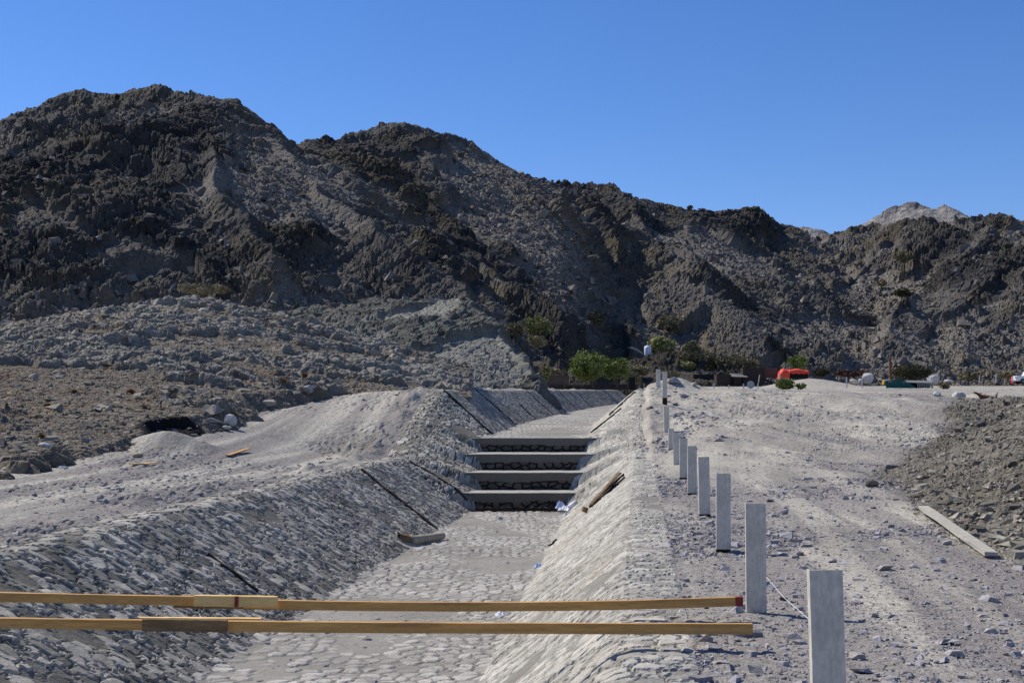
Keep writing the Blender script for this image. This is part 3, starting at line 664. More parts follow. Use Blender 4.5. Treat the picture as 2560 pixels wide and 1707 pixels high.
# ---------------------------------------------------------------- the stone-pitched channel
chan = empty("stone_channel", (0, 20, -2.6))
tag(chan, "stone-pitched trapezoidal drainage channel with four high steps running up the valley", "channel")
def adopt(o):
    o.parent = chan; o.matrix_parent_inverse = chan.matrix_basis.inverted(); return o
chan.matrix_basis = chan.matrix_basis
bpy.context.view_layer.update()
def pitch_cells(s, t, cell, seed, asp=1.0):
    f1, f2, a, b, dx, dy = worley(s / cell, t / (cell * asp), seed, .9)
    e = f2 - f1
    return e, a, b, dx, dy
def wall(name, CX, CZ, FX, sgn, amp, mat, seed, cell):
    Yr = np.concatenate([np.linspace(-30, 6, 20)[:-1], 6 * 1.0023 ** np.arange(int(math.log(170 / 6) / math.log(1.0023)))])
    nt_ = 118; tt = np.linspace(0, 1, nt_)
    Yg, T = np.meshgrid(Yr, tt, indexing='ij')
    cx = CX(Yg); cz = CZ(Yg); fx = FX(Yg); fz = FZ(Yg)
    L = np.sqrt((fx - cx) ** 2 + (fz - cz) ** 2); tot = COP + L + .75 * sm(30, 33, Yg) * sm(44, 41, Yg) + .25
    a = T * tot                                        # arc length from the outer edge of the coping
    dirx = (fx - cx) / L; dirz = (fz - cz) / L
    k = np.clip(a - COP, 0, None); kk = np.where(a < COP, COP - a, 0)
    X = np.where(a < COP, cx - np.sign(fx - cx) * kk, cx + dirx * k); Z = np.where(a < COP, cz, cz + dirz * k)
    bel = np.clip(k - L, 0, None); X = X - dirx * bel + np.sign(fx - cx) * .42 * bel; Z = Z - dirz * bel - .9 * bel      # below the floor line the masonry drops steeply
    # round the arris
    rr = np.exp(-((a - COP) / .07) ** 2) * .018; Z = Z - rr
    bl = sm(COP - .06, COP + .06, a); nx = -dirz * np.sign(fx - cx) * bl * np.sign(fx - cx) ; nx = np.where(True, -dirz * bl, 0) * 1.0
    nz = np.where(bl > 0, 1 - bl + np.abs(dirx) * bl, 1.0); nx = np.sign(fx - cx) * np.abs(dirz) * bl
    s = Yg + .08 * (fbm(Yg * 2, a * 2, 2, seed) - .5); 
    wa = .10 * (fbm(Yg * 5, a * 4, 3, seed + 3) - .5); wb = .12 * (fbm(Yg * 4 + 7, a * 3, 3, seed + 4) - .5)
    e, r1, r2, dx, dy = pitch_cells(s + wa, a + wb, cell, seed, 1.7)
    e2, q1, q2, ex, ey = pitch_cells(s + wa, a + wb, cell * .55, seed + 20, 1.5)
    small = (r2 < .38)                                # some places are packed with small chips
    e = np.where(small, e2 * .8, e); r1 = np.where(small, q1, r1); dx = np.where(small, ex, dx); dy = np.where(small, ey, dy); r2 = np.where(small, q2, r2)
    pres = sm(.16, .26, r2) * sm(.36, .46, fbm(Yg * .9, a * 1.1, 3, seed + 6) + .12)
    h = sm(.02, .14, e) * (.35 + .65 * r1) * pres + pres * (.9 * dx * (r2 - .5) + .8 * dy * (r1 - .5))
    gap = np.exp(-(e / .045) ** 2) * sm(.48, .60, fbm(Yg * 1.6, a * 2.2, 3, seed + 9)) * pres
    h = amp * h - .9 * amp * gap + .022 * (fbm(Yg * .8, a * .8, 3, seed + 7) - .5) + .012 * (fbm(Yg * 12, a * 12, 3, seed + 11) - .5)
    h = h * sm(0, .06, a)
    X = X + nx * h; Z = Z + nz * h - .03 * (a < .02)
    edge = np.clip(sm(.01, .16, e) * pres, 0, 1)
    return adopt(grid(name, np.stack([X, Yg, Z], -1), mat, {"rnd": r1, "edge": edge, "gap": np.clip(gap * sm(COP - .1, COP + .1, a), 0, 1)}, smooth=False, flip=sgn < 0))
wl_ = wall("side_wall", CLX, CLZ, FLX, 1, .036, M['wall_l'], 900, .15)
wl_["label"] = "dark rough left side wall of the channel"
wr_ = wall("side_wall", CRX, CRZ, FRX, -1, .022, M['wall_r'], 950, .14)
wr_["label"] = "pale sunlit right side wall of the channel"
def chfloor(y0, y1, zf, seed, ratio, name="channel_floor"):
    if y0 < 6: Yr = np.concatenate([np.linspace(y0, 9, 12)[:-1], 9 * ratio ** np.arange(int(math.log(y1 / 9) / math.log(ratio)) + 1)]); Yr = np.append(Yr[Yr < y1], y1)
    else: Yr = np.append(y0 * ratio ** np.arange(int(math.log(y1 / y0) / math.log(ratio))), y1)
    Yg, T = np.meshgrid(Yr, np.linspace(0, 1, 130), indexing='ij')
    X = FLX(Yg) - .15 + (FRX(Yg) - FLX(Yg) + .3) * T
    e, r1, r2, dx, dy = pitch_cells(Yg, X + .05 * (fbm(Yg * 3, X * 3, 2, seed) - .5), .185, seed)
    pres = sm(.3, .45, r2 * .6 + .6 * (fbm(X * .8, Yg * .5, 3, seed + 4)) )
    silt = sm(.52, .66, fbm(X * .7, Yg * .35, 3, seed + 5))
    edge = np.clip(sm(.04, .34, e) * pres * (1 - .75 * silt), 0, 1)
    Z = zf(Yg) + .022 * edge * (.6 + .5 * r1) + .02 * (fbm(X * 1.5, Yg, 3, seed + 8) - .5) + .006 * (fbm(X * 14, Yg * 14, 2, seed + 9) - .5)
    # the floor is slightly dished where it meets the walls
    Z = Z + .05 * (np.exp(-(T / .05) ** 2) + np.exp(-((1 - T) / .05) ** 2))
    gap = np.exp(-(e / .04) ** 2) * sm(.56, .68, fbm(X * 1.3, Yg * 1.1, 3, seed + 10)) * pres * (1 - silt)
    return adopt(grid(name, np.stack([X, Yg, Z], -1), M['floor'], {"rnd": r1, "edge": edge, "gap": gap * .8}))
chfloor(-30, 35.0, lambda y: np.full_like(y, -2.6), 970, 1.0026)
f2_ = chfloor(40.0, 170, FZ, 980, 1.003); f2_["label"] = "raised channel floor beyond the steps"

# steps
ST = [(34.8, 36.25, -2.62, -2.13), (36.2, 37.75, -2.15, -1.665), (37.7, 39.75, -1.69, -1.215), (39.7, 40.6, -1.24, -.797)]
def riser_mat():
    m, t, b = NM("stone_riser"); v = objc(t)
    n1 = noise(t, 6, 6, .65, v); n2 = noise(t, 40, 4, .6, v)
    st = mix(t, attr(t, "rnd"), (.075, .063, .048), (.15, .122, .092))
    st = mix(t, attr(t, "edge"), (.03, .028, .026), st)
    re = mix(t, n1, (.12, .108, .088), (.185, .168, .138))
    c = mix(t, attr(t, "up"), st, re)
    c = mix(t, 1.0, c, ramp(t, n2, [(.3, .7), (.7, 1.3)]), 'MULTIPLY')
    t.links.new(c, b.inputs["Base Color"]); bump(t, b, n2, .6, .02); return m
M['riser'] = riser_mat()
for i, (y0, y1, z0, z1) in enumerate(ST):
    st = empty("step", (0, y0, z0)); st.parent = chan; st.matrix_parent_inverse = chan.matrix_basis.inverted()
    def xs(y, z):
        fl, fr = FLX(y), FRX(y); cl, cr = CLX(y), CRX(y); fz = FZ(y)
        up_ = np.clip(z - fz, 0, None); dn = np.clip(fz - z, 0, None) * .46
        return (fl + dn - up_ / (CLZ(y) - fz) * (fl - cl) - .12, fr - dn + up_ / (CRZ(y) - fz) * (cr - fr) + .12)
    # riser: rendered upper band over exposed masonry
    nz_, nx_ = 34, 240
    Tz, Tx = np.meshgrid(np.linspace(0, 1, nz_), np.linspace(0, 1, nx_), indexing='ij')
    xl, xr = xs(y0, z0 + (z1 - z0) * Tz)
    X = xl + (xr - xl) * Tx; Zz = z0 + (z1 - z0) * Tz
    bd = .50 + .14 * (fbm(X * 1.2 + i * 7, X * 0, 2, 60 + i) - .5) * 2
    up = sm(-.03, .03, Tz - bd)
    e, r1, r2, dx, dy = pitch_cells(X, Zz, .24, 640 + i, .62)
    hh = (1 - up) * (.07 - .06 * sm(.0, .3, e)) + .012 * (fbm(X * 7, Zz * 7, 3, 33) - .5)
    Yv = y0 + hh
    o = grid("riser", np.stack([X, Yv, Zz + .012 * (fbm(X * 2.5, X * 0 + i, 3, 37) - .5) * (Tz == 1)], -1), M['riser'], {"rnd": r1, "edge": sm(.05, .2, e), "up": up}, smooth=False, parent=st)
    o.matrix_parent_inverse = (chan.matrix_basis @ chan.matrix_basis.inverted() @ st.matrix_basis).inverted()
    # tread
    Ty, Tx = np.meshgrid(np.linspace(0, 1, 24), np.linspace(0, 1, nx_), indexing='ij')
    Yt = y0 - .02 * (Ty == 0) + (y1 - y0) * Ty; xl, xr = xs(Yt, np.full_like(Yt, z1))
    X = xl + (xr - xl) * Tx
    Zt = z1 + .012 * (fbm(X * 2.5, X * 0 + i, 3, 37) - .5) + .012 * (fbm(X * 3, Yt * 3, 3, 38) - .5) * Ty + .002
    Pt = np.stack([X, Yt, Zt], -1)
    lip = Pt[:1].copy(); lip[..., 2] -= .012; Pt = np.concatenate([lip, Pt], 0)
    o = grid("tread", Pt, M['concrete'], None, parent=st)
    o.matrix_parent_inverse = st.matrix_basis.inverted()

# dark boards set in the joints of the side walls
def joint(yt, yb, side_, t0=.02, t1=.98, wd=.05, proud=.03):
    CX, CZ, FX = (CLX, CLZ, FLX) if side_ < 0 else (CRX, CRZ, FRX)
    mb = MB(); n = 10; pts = []
    for i in range(n + 1):
        t = t0 + (t1 - t0) * i / n; y = yt + (yb - yt) * t
        x = CX(y) + (FX(y) - CX(y)) * t; z = CZ(y) + (FZ(y) - CZ(y)) * t
        sl_ = math.hypot(FX(y) - CX(y), FZ(y) - CZ(y)); nxx = -side_ * abs(FZ(y) - CZ(y)) / sl_; nzz = abs(FX(y) - CX(y)) / sl_
        pts.append((x + nxx * (proud + random.uniform(-.012, .012)), y + random.uniform(-.015, .015), z + nzz * (proud + random.uniform(-.012, .012))))
    for i in range(n):
        wv = wd * random.uniform(.7, 1.15)
        mb.bar(pts[i], pts[i + 1], wv, .05)
    p = wl_ if side_ < 0 else wr_
    o = mb.build("joint_board", M['joint'], p); o.matrix_parent_inverse = p.matrix_world.inverted()
    return o
bpy.context.view_layer.update()
joint(17.2, 16.6, -1, .38, .74, .04)
for a, b, t0, t1, wd in ((30.0, 28.9, .02, .98, .07), (35.6, 34.6, .12, .95, .06), (43.1, 42.6, 0, .99, .085), (54.5, 54.2, 0, .99, .10), (64, 63.8, .5, .98, .08), (75, 74.8, .03, .97, .09), (84, 84, .1, .97, .10), (94, 94, 0, .97, .13), (102, 102, .1, .5, .08), (109, 109, .1, .97, .12)):
    joint(a, b, -1, t0, t1, wd)
for a, b, t0, t1, wd in ((28.2, 27.2, .1, .55, .07), (29.6, 28.6, .12, .5, .03), (26.0, 25.4, .9, 1.0, .04), (45.5, 44.6, .0, .55, .09), (44.0, 43.4, .3, .95, .05), (7.6, 7.2, .05, .95, .012)):
    joint(a, b, 1, t0, t1, wd)

# ---------------------------------------------------------------- loose stones
def ground_scatter(name, n, xr, yr, size, mat, seed, label, cat, dens=None, maxs=.3):
    r = np.random.default_rng(seed)
    y = yr[0] * (yr[1] / yr[0]) ** r.random(n); x = r.uniform(0, 1, n)
    lo = xr[0](y); hi = xr[1](y); x = lo + (hi - lo) * x
    if dens is not None:
        k = r.random(n) < dens(x, y); x, y = x[k], y[k]
    s = np.clip(size * (r.pareto(2.6, len(x)) + .6), .02, maxs)
    z = zg(x, y) + s * .08
    tag(stones(name, np.stack([x, y, z], -1), s, mat, seed=seed), label, cat, None, "stuff")
ground_scatter("loose_stones", 95000, (lambda y: CRX(y) + .45, lambda y: np.minimum(EDGE(y) + .3, y * .42)), (5.5, 50), .020, M['pebble'], 11, "loose grey stones scattered over the gravel road by the posts", "stones",
               lambda x, y: np.clip(.15 + 1.3 * sm(.45, .62, fbm(x * .45, y * .4, 3, 41)) - .5 * sm(24, 32, y), .05, 1), .16)
ground_scatter("loose_stones", 20000, (lambda y: CLX(y) - 6.5, lambda y: CLX(y) - .5), (9, 52), .018, M['pebble'], 12, "loose grey stones scattered along the left bank road", "stones",
               lambda x, y: np.clip(.12 + .8 * np.exp(-(((CLX(y) - .9) - x) / .35) ** 2) + sm(.5, .62, fbm(x * .45, y * .4, 3, 41)) + np.exp(-((x + 4.2) / .8) ** 2 - ((y - 36.5) / 2.4) ** 2) * 2, 0, 1), .2)
ground_scatter("rubble", 80000, (lambda y: EDGE(y) - .3, lambda y: np.maximum(y * .46, EDGE(y) + 1)), (8, 48), .028, M['rubble'], 13, "brown broken rubble heaped on the bank right of the road", "rubble",
               lambda x, y: np.clip(sm(-.3, .5, x - EDGE(y)) * 1.0, 0, 1), .26)
ground_scatter("rubble", 4200, (lambda y: CRX(y) + .1, lambda y: CRX(y) + 3.6), (33.5, 48), .055, M['pebble'], 14, "pale broken rubble on the ramp between channel and far posts", "rubble", lambda x, y: np.clip(1.2 * sm(.38, .6, fbm(x * .9, y * .5, 3, 49)) * sm(3.6, .8, x - CRX(y)), 0, 1), .3)
ground_scatter("loose_stones", 500, (lambda y: FLX(y), lambda y: FRX(y)), (10, 34), .03, M['pebble'], 15, "few loose stones lying on the channel floor", "stones", None, .12)
# on the near hill
ok = (NHZ > NHG + .02); ii = np.flatnonzero(ok.ravel()); ii = rng.choice(ii, 42000, p=(lambda w_: w_ / w_.sum())((.25 + NC.ravel()[ii]) * NHY.ravel()[ii] ** 1.0))
s = np.clip((rng.pareto(2.4, len(ii)) + .5) * .062, .04, .6)
tag(stones("hill_stones", np.stack([NHU.ravel()[ii], NHY.ravel()[ii], NHZ.ravel()[ii]], -1), s, M['boulder_near'], (.22, .5), .3, 21, None, .25, .3), "broken grey stones covering the low hill on the left", "stones", None, "stuff")

def surf(x, y, arrs, default):
    """height of a hill mesh at a point (nearest sample)"""
    U_, Y_, Z_ = arrs; i = np.argmin((U_ - x) ** 2 + (Y_ - y) ** 2); return float(Z_.ravel()[i])
def Hpt(x, y, arrs, y0, y1):
    a, b = ray(x, y); best = None
    for d in np.linspace(y0, y1, 160):
        z = surf(a * d, d, arrs, 0)
        if z > b * d: return Vector((a * d, d, z))
    return None

def on_mountain(x, y, dflt=200, arrs=None):
    for dy in range(0, 40, 2):
        h_ = hits([(x, y + dy, 0)], *(arrs or MA))
        if h_: return h_[0][1] - .2, y + dy
    return dflt, y
# single rocks
def rock(x, y, wpx, mat, label, flat=.55, d=None, dz=0, grp=None, near=False):
    if near: d, y = on_mountain(x, y, 36, (NHU, NHY, NHZ))
    p = G(x, y) if d is None else Vector(V(x, y, d))
    wdt = wpx * p.y / 3040
    r = np.random.default_rng(int(x * 3 + y)); bm_v = ICO.copy()
    # one subdivision for a fuller outline
    vs = [tuple(v) for v in bm_v]; fs = []
    cache = {}
    def midp(a, b):
        k = (min(a, b), max(a, b))
        if k not in cache:
            q = (np.array(vs[a]) + np.array(vs[b])) / 2; q = q / np.linalg.norm(q) * 1.0; vs.append(tuple(q)); cache[k] = len(vs) - 1
        return cache[k]
    for a, b, c_ in ICF:
        ab, bc, ca = midp(a, b), midp(b, c_), midp(c_, a); fs += [(a, ab, ca), (b, bc, ab), (c_, ca, bc), (ab, bc, ca)]
    v = np.array(vs); v = v / np.linalg.norm(v, axis=1)[:, None]
    n3 = r.normal(size=(7, 3)); n3 /= np.linalg.norm(n3, axis=1)[:, None]
    for q in n3:                                       # chop facets
        dd = v @ q; lim = r.uniform(.55, .85); v = v - np.clip(dd - lim, 0, None)[:, None] * q
    v = v * np.array([wdt / 2, wdt / 2 * .8, wdt / 2 * flat]) ; v[:, 2] += wdt / 2 * flat * .55
    o = raw("rock", v, fs, mat); o.location = (p.x, p.y, p.z + dz); o.rotation_euler = (0, r.uniform(-.2, .2), r.uniform(0, .6))
    return tag(o, label, "rock", grp)
rock(712, 893, 32, M['greystone'], "lone flat grey boulder standing on the bank road near the hill foot", .4, near=True)
rock(527, 975, 36, M['whitestone'], "large white boulder where the left hill meets the road", .9, near=True)
rock(521, 984, 22, M['whitestone'], "small white stone just below the large white boulder", .5, near=True)
rock(318, 1050, 28, M['sack'], "tan stone at the foot of the bank below the dark hollow", .6)
rock(105, 1027, 36, M['whitestone'], "long pale stone on the left slope near the photo's edge", .4, near=True)
rock(142, 1078, 30, M['whitestone'], "pale buff stone on the low cut bank at the left", .45, near=True)
rock(1493, 953, 20, M['darkstone'], "brown boulder tilted on the ramp right of the channel", .9, dz=.12)
rock(1508, 948, 12, M['greystone'], "small grey boulder on the ramp beside the brown one", .8)
rock(1149, 1195, 14, M['whitestone'], "round white stone lying alone on the channel floor below the steps", .9)
rock(1716, 1398, 36, M['greystone'], "large pale stone at the left foot of the second nearest post", .6)
rock(1655 + 33, 1253, 22, M['greystone'], "pinkish grey stone right of the third nearest post", .7)
rock(1800, 1378, 22, M['darkstone'], "dark reddish stone under the string beside the nearest post", .6)
rock(1835, 1400, 26, M['greystone'], "grey stone left of the nearest post", .5)
rock(1548, 880, 40, M['greystone'], "low heap of pale stone behind the second farthest post", .45)
rock(2003, 1118, 34, M['rubble'], "big brown stone at the corner of the rubble bank", .7)
rock(2255, 980, 26, M['darkstone'], "dark lump of rock on top of the right bank", .8)
rock(2152, 911, 20, M['whitestone'], "upright pale rubble block at the road rim right of the green pen", .9, 45.5)
rock(2202, 914, 38, M['whitestone'], "long pale slab of rubble on the road rim left of the driftwood", .5, 45.5)

# ---------------------------------------------------------------- steel posts along the channel
def make_post(h, band):
    root = empty("steel_post", (0, 0, 0)); wd, dp, th = .15, .055, .006
    # C-section standing on end, web towards the camera
    prof = [(-wd / 2, 0), (wd / 2, 0), (wd / 2, dp), (wd / 2 - .02, dp), (wd / 2 - .02, dp - th), (wd / 2 - th, dp - th), (wd / 2 - th, th), (-wd / 2 + th, th), (-wd / 2 + th, dp - th), (-wd / 2 + .02, dp - th), (-wd / 2 + .02, dp), (-wd / 2, dp)]
    def ext(z0, z1, mat, name, grow=0.0):
        n = len(prof); v = [(x * (1 + grow), y - (grow * .03 if grow and y < .001 else 0), z0) for x, y in prof] + [(x * (1 + grow), y, z1) for x, y in prof]
        f = [[i, (i + 1) % n, n + (i + 1) % n, n + i] for i in range(n)]
        me = bpy.data.meshes.new(name); 
        caps = [[n + 0, n + 1, n + 6, n + 7], [n + 1, n + 2, n + 5, n + 6], [n + 2, n + 3, n + 4, n + 5], [n + 0, n + 7, n + 8, n + 11], [n + 11, n + 8, n + 9, n + 10]]
        me.from_pydata(v, [], f + caps); me.update(); me.polygons.foreach_set('use_smooth', [False] * len(me.polygons))
        return link(name, me, root, mat)
    ext(band, h, M['steel'], "web")
    ext(-.25, band, M['band'], "foot")
    return root
plabels = ["nearest and tallest looking galvanised steel post, cut off by the bottom of the photo", "second nearest steel post, a red ended timber beam touching its foot",
           "third nearest steel post with a dark foot and stones around it", "fourth steel post from the camera with a short dark foot", "fifth steel post from the camera in the row by the channel",
           "sixth steel post from the camera, overlapping the seventh", "seventh steel post from the camera, half hidden by the sixth", "eighth steel post from the camera, at the foot of the ramp",
           "ninth steel post from the camera with a black foot, partway up the ramp", "steel post high on the ramp with a tall black and rust foot", "farthest steel post, standing behind the crest of the ramp"]
# top and bottom pixel rows read off the photograph fix each height
tb = [(1309, 1640, 2.0), (1156, 1396, .0), (1087, 1270, .045), (1049, 1186, .03), (1024, 1139, .03), (1007, 1104, .03), (993, 1070, 0), (984, 1052, 0), (933, 1015, .20), (854, 933, .27), (848, 892, .05)]
pxs = [1905, 1735.5, 1660.5, 1618, 1589.5, 1569, 1554.5, 1541.5, 1532, 1526.5, 1512]
for k in range(11):
    d = 6 + 4 * k
    top = V(pxs[k], tb[k][0], d); 
    bx_, by_ = top[0], d; zb = float(zg(bx_, by_))
    if k >= 8: zb = min(zb, V(pxs[k], tb[k][1], d)[2])
    h = top[2] - zb
    p = make_post(h, tb[k][2] if tb[k][2] < 1 else .02)
    p.location = (bx_, by_, zb); p.rotation_euler = (random.uniform(-.01, .01), [-.016, .0, .008, -.012, .006, .014, -.016, .016, -.02, .012, .0][k], random.uniform(-.07, .07) - .02)
    tag(p, plabels[k], "post", "galvanised steel posts in a row along the channel")
POST2 = None

# string line strung from post to post
def stringline(pts, label):
    mb = MB(); mb.tube(pts, [.0016] * len(pts), 5); tag(mb.build("string_line", M['string']), label, "string")
a = Vector(V(1758, 1322, 10.02)); b = Vector(V(1868, 1430, 6.4))
stringline([a, a.lerp(b, .5) + Vector((0, 0, -.02)), b], "thin white string running between the two nearest posts")

# ---------------------------------------------------------------- timber beams across the channel
def beam_line(pieces, root_at, label):
    root = empty("timber_beam", root_at); tag(root, label, "timber beam")
    for nm, x0, y0, x1, y1, d, th, dep, mat, sag in pieces:
        a = Vector(V(x0, y0, d)); b = Vector(V(x1, y1, d)); mb = MB()
        mb.bar(a - Vector(root_at), b - Vector(root_at), dep, th, 14, sag, .0012)
        o = mb.build(nm, mat, root)
        o["label"] = {M['woodpale'].name: "pale fresh splice piece", M['wooddirty'].name: "dirty grey splice piece", M['woodred'].name: "red painted end", M['wood'].name: "long yellow timber"}[mat.name]
    return root
beam_line([("plank", -260, 1362.5, 520, 1380, 9.62, .066, .045, M['wood'], .006), ("plank", 560, 1385, 1690, 1380.5, 9.60, .063, .045, M['wood'], .03),
           ("paint_mark", 1688, 1380.5, 1706, 1380, 9.60, .066, .048, M['woodred'], 0), ("splice_plank", 447, 1378, 637, 1381.5, 9.53, .076, .05, M['woodpale'], 0),
           ("splice_plank", 400, 1389, 708, 1394.5, 9.69, .034, .04, M['wooddirty'], 0), ("paint_mark", 702, 1394.2, 712, 1394.4, 9.68, .038, .045, M['woodred'], 0),
           ("paint_mark", 540, 1380, 548, 1380.3, 9.515, .074, .035, M['woodred'], 0)],
          (V(600, 1385, 9.6)), "farther spliced timber beam across the channel, its red end touching the second post")
beam_line([("plank", -260, 1423, 350, 1434, 8.53, .062, .045, M['wood'], .004), ("plank", 500, 1437, 1728, 1443, 8.5, .066, .045, M['wood'], .004),
           ("splice_plank", 328, 1434, 522, 1437, 8.44, .074, .045, M['wooddirty'], 0), ("splice_plank", 320, 1422, 600, 1424, 8.62, .03, .05, M['woodpale'], 0)],
          (V(420, 1435, 8.5)), "nearer spliced timber beam across the channel with a dirty grey splice")

# plank leaning on the rubble bank
def board(pa, pb, wd, th, mat, label, cat="plank", name="plank", flat=True):
    mb = MB(); mb.bar(pa, pb, wd, th, 6, 0, .006); return tag(mb.build(name, mat), label, cat)
pa = G(2120, 1180, .10); pb = G(2277, 1284, .05)
board(pa, pb, .13, .035, M['woodgrey'], "long weathered plank leaning against the rubble bank on the right")
board(G(524, 1048, .03), G(570, 1038, .08), .12, .025, M['wood'], "short orange board lying alone on the left bank road")
board(G(300, 1069, .03), G(360, 1066, .03), .12, .025, M['woodpale'], "pale thin board at the left edge of the bank road")
board(G(740, 1042, .02), G(764, 1041, .03), .05, .02, M['wood'], "tiny yellow offcut near the stone rubble at the kink, upper of two")
board(G(750, 1055, .02), G(762, 1055, .03), .05, .02, M['rust'], "tiny rusty offcut below the yellow one near the kink")

# timber leftovers on the right wall and at the foot of the steps
def wallpt(y, t, side_=1, up=.05):
    CX, CZ, FX = (CLX, CLZ, FLX) if side_ < 0 else (CRX, CRZ, FRX)
    x = CX(y) + (FX(y) - CX(y)) * t; z = CZ(y) + (FZ(y) - CZ(y)) * t
    sl_ = math.hypot(FX(y) - CX(y), FZ(y) - CZ(y)); return Vector((x - side_ * abs(FZ(y) - CZ(y)) / sl_ * up, y, z + abs(FX(y) - CX(y)) / sl_ * up))
board(V(1424, 1085, 28.3), V(1357, 1158, 27.3), .065, .03, M['wooddirty'], "dark board lying down the sunlit channel wall, lower end broken", name="board")
mb = MB(); mb.box(V(1343, 1170, 26.7), (.11, .08, .09), .5, .3, .2, .01)
tag(mb.build("wood_block", M['wooddirty']), "small brown block on the channel wall below the dark board", "block")
y_ = 34.35
for k, (xa, xb, dy) in enumerate(((1092, 1177, 1.0), (1188, 1274, 0))):
    mb = MB(); a = Vector(V(xa, 1172, y_)); b = Vector(V(xb, 1172, y_)); a.z = b.z = -2.52
    mb.bar(a, b, .05, .10, 16, 0, .02)
    tag(mb.build("board", M['joint']), ["ragged dark board along the foot of the lowest step, left piece", "ragged dark board along the foot of the lowest step, right piece"][k], "board")
# crumpled things
def crumple(x, y, wpx, hpx, mat, label, cat, name, d=None, seed=0, n=14):
    p = G(x, y); 
    if d: p = Vector(V(x, y, d))
    wd = wpx * p.y / 3040; hg = hpx * p.y / 3040; r = np.random.default_rng(seed)
    Tu, Tv = np.meshgrid(np.linspace(-1, 1, n), np.linspace(-1, 1, n), indexing='ij')
    X = Tu * wd / 2 * (1 + .25 * np.sin(Tv * 3 + seed)); Yv = Tv * wd / 2.4 * (1 + .25 * np.cos(Tu * 2.5 + seed))
    Z = hg * (1 - np.maximum(abs(Tu), abs(Tv)) ** 2) * (.5 + .8 * r.random((n, n))) 
    o = grid(name, np.stack([X, Yv, Z], -1), mat); o.location = p + Vector((0, 0, .012)); o.rotation_euler = (0, 0, seed)
    return tag(o, label, cat)
crumple(1151, 1414, 26, 8, M['plastic'], "flat white crumpled paper on the channel floor between the beams", "litter", "paper_scrap", seed=1)
crumple(1236, 1305, 26, 10, M['blueplastic'], "crumpled bluish plastic bag against the foot of the right wall", "litter", "plastic_bag", seed=2)
crumple(1287, 1168, 20, 16, M['blueplastic'], "crumpled grey blue bag in the litter heap below the steps", "litter", "plastic_bag", d=34.3, seed=3)
crumple(1303, 1172, 30, 10, M['plastic'], "white crumpled sheet in the litter heap below the steps", "litter", "plastic_sheet", d=34.1, seed=4)
crumple(1300, 1184, 12, 7, M['plastic'], "small white scrap just below the litter heap", "litter", "paper_scrap", seed=5)
mb = MB(); mb.tube([V(1304, 1166, 34.3), V(1314, 1160, 34.35), V(1324, 1151, 34.4)], [.05, .065, .05], 8)
tag(mb.build("foam_stick", M['plastic'], smooth=True), "white foam stick leaning on the wall beside the lowest step", "litter")
crumple(1283, 1232, 6, 4, M['plastic'], "tiny white scrap near the right wall, upper one", "litter", "paper_scrap", seed=6)
crumple(1258, 1255, 6, 4, M['plastic'], "tiny white scrap near the right wall, lower one", "litter", "paper_scrap", seed=7)
# rolled paper sack at the foot of the left wall
sk = empty("cement_sack", G(950, 1252, .09)); tag(sk, "rolled brown paper sack at the foot of the left channel wall", "sack")
L0 = Vector(sk.location); a = Vector(G(1018, 1240, .09)) - L0; b = Vector((0, 0, 0))
mb = MB(); mb.tube([a, a * .97, a * .5, b, Vector((-.06, -.05, .0))], [.02, .075, .085, .10, .12], 10); mb.build("roll", M['sack'], sk, True)
mb = MB(); mb.tube([Vector((-.07, -.05, .0)), Vector((-.3, -.15, .03))], [.11, .16], 7); mb.f = mb.f[:-2]; mb.build("open_mouth", M['wooddirty'], sk)
mb = MB(); mb.box((-.12, -.2, -.02), (.35, .16, .012), .5, .25, .3); mb.build("flap", M['woodgrey'], sk)

# driftwood on the right rim
dw = MB(); q = Vector(V(2268, 914, 45.5)); dw.tube([V(2236, 901, 45.5), V(2243, 903, 45.5), V(2252, 909, 45.5), V(2262, 914, 45.5), V(2270, 915, 45.5)], [.025, .04, .06, .11, .12], 7)
tag(dw.build("driftwood", M['rust']), "rusty brown driftwood log curling up on the right rim", "log")
dw = MB(); dw.tube([V(2288, 918, 45), V(2289, 908, 45), V(2292, 900, 45)], [.03, .025, .01], 5); dw.tube([V(2289, 909, 45), V(2286, 905, 45)], [.02, .01], 5)
tag(dw.build("dead_twig", M['darkstone']), "dead upright twig on the right rim beside the driftwood", "twig")

# ---------------------------------------------------------------- trees and shrubs
def leaves(n, blobs, size, seed):
    r = np.random.default_rng(seed); P = []; wts = np.array([b[3] * b[4] * b[5] for b in blobs]) ** .67; wts /= wts.sum()
    for b, m in zip(blobs, r.multinomial(n, wts)):
        q = r.normal(size=(m, 3)); q /= np.linalg.norm(q, axis=1)[:, None]; q *= (r.random((m, 1)) ** .40)
        q *= 1 + .35 * (r.random((m, 1)) - .5)
        P.append(q * np.array(b[3:6]) + np.array(b[:3]))
    P = np.concatenate(P); m = len(P)
    a = r.normal(size=(m, 3)); a /= np.linalg.norm(a, axis=1)[:, None]; b = r.normal(size=(m, 3)); b = np.cross(a, b); b /= np.linalg.norm(b, axis=1)[:, None]
    s = size * r.uniform(.5, 1.4, (m, 1))
    v = np.stack([P - a * s, P + b * s * .6, P + a * s, P - b * s * .6], 1).reshape(-1, 3); f = np.arange(m * 4).reshape(-1, 4)
    # clumps of lighter and darker leaves
    cl = fbm(P[:, 0] * 1.3 + 50, P[:, 2] * 1.3 + P[:, 1] + 50, 2, seed)
    return v, f, np.repeat(np.clip(cl * 1.3 - .3 + r.normal(0, .18, m), 0, 1), 4)
def slope_tree(x0, x1, yt, yb, *a, **k):
    d, y2 = on_mountain((x0 + x1) / 2, yb - 1); return tree(x0, x1, yt, y2 + 1, d, *a, **k)
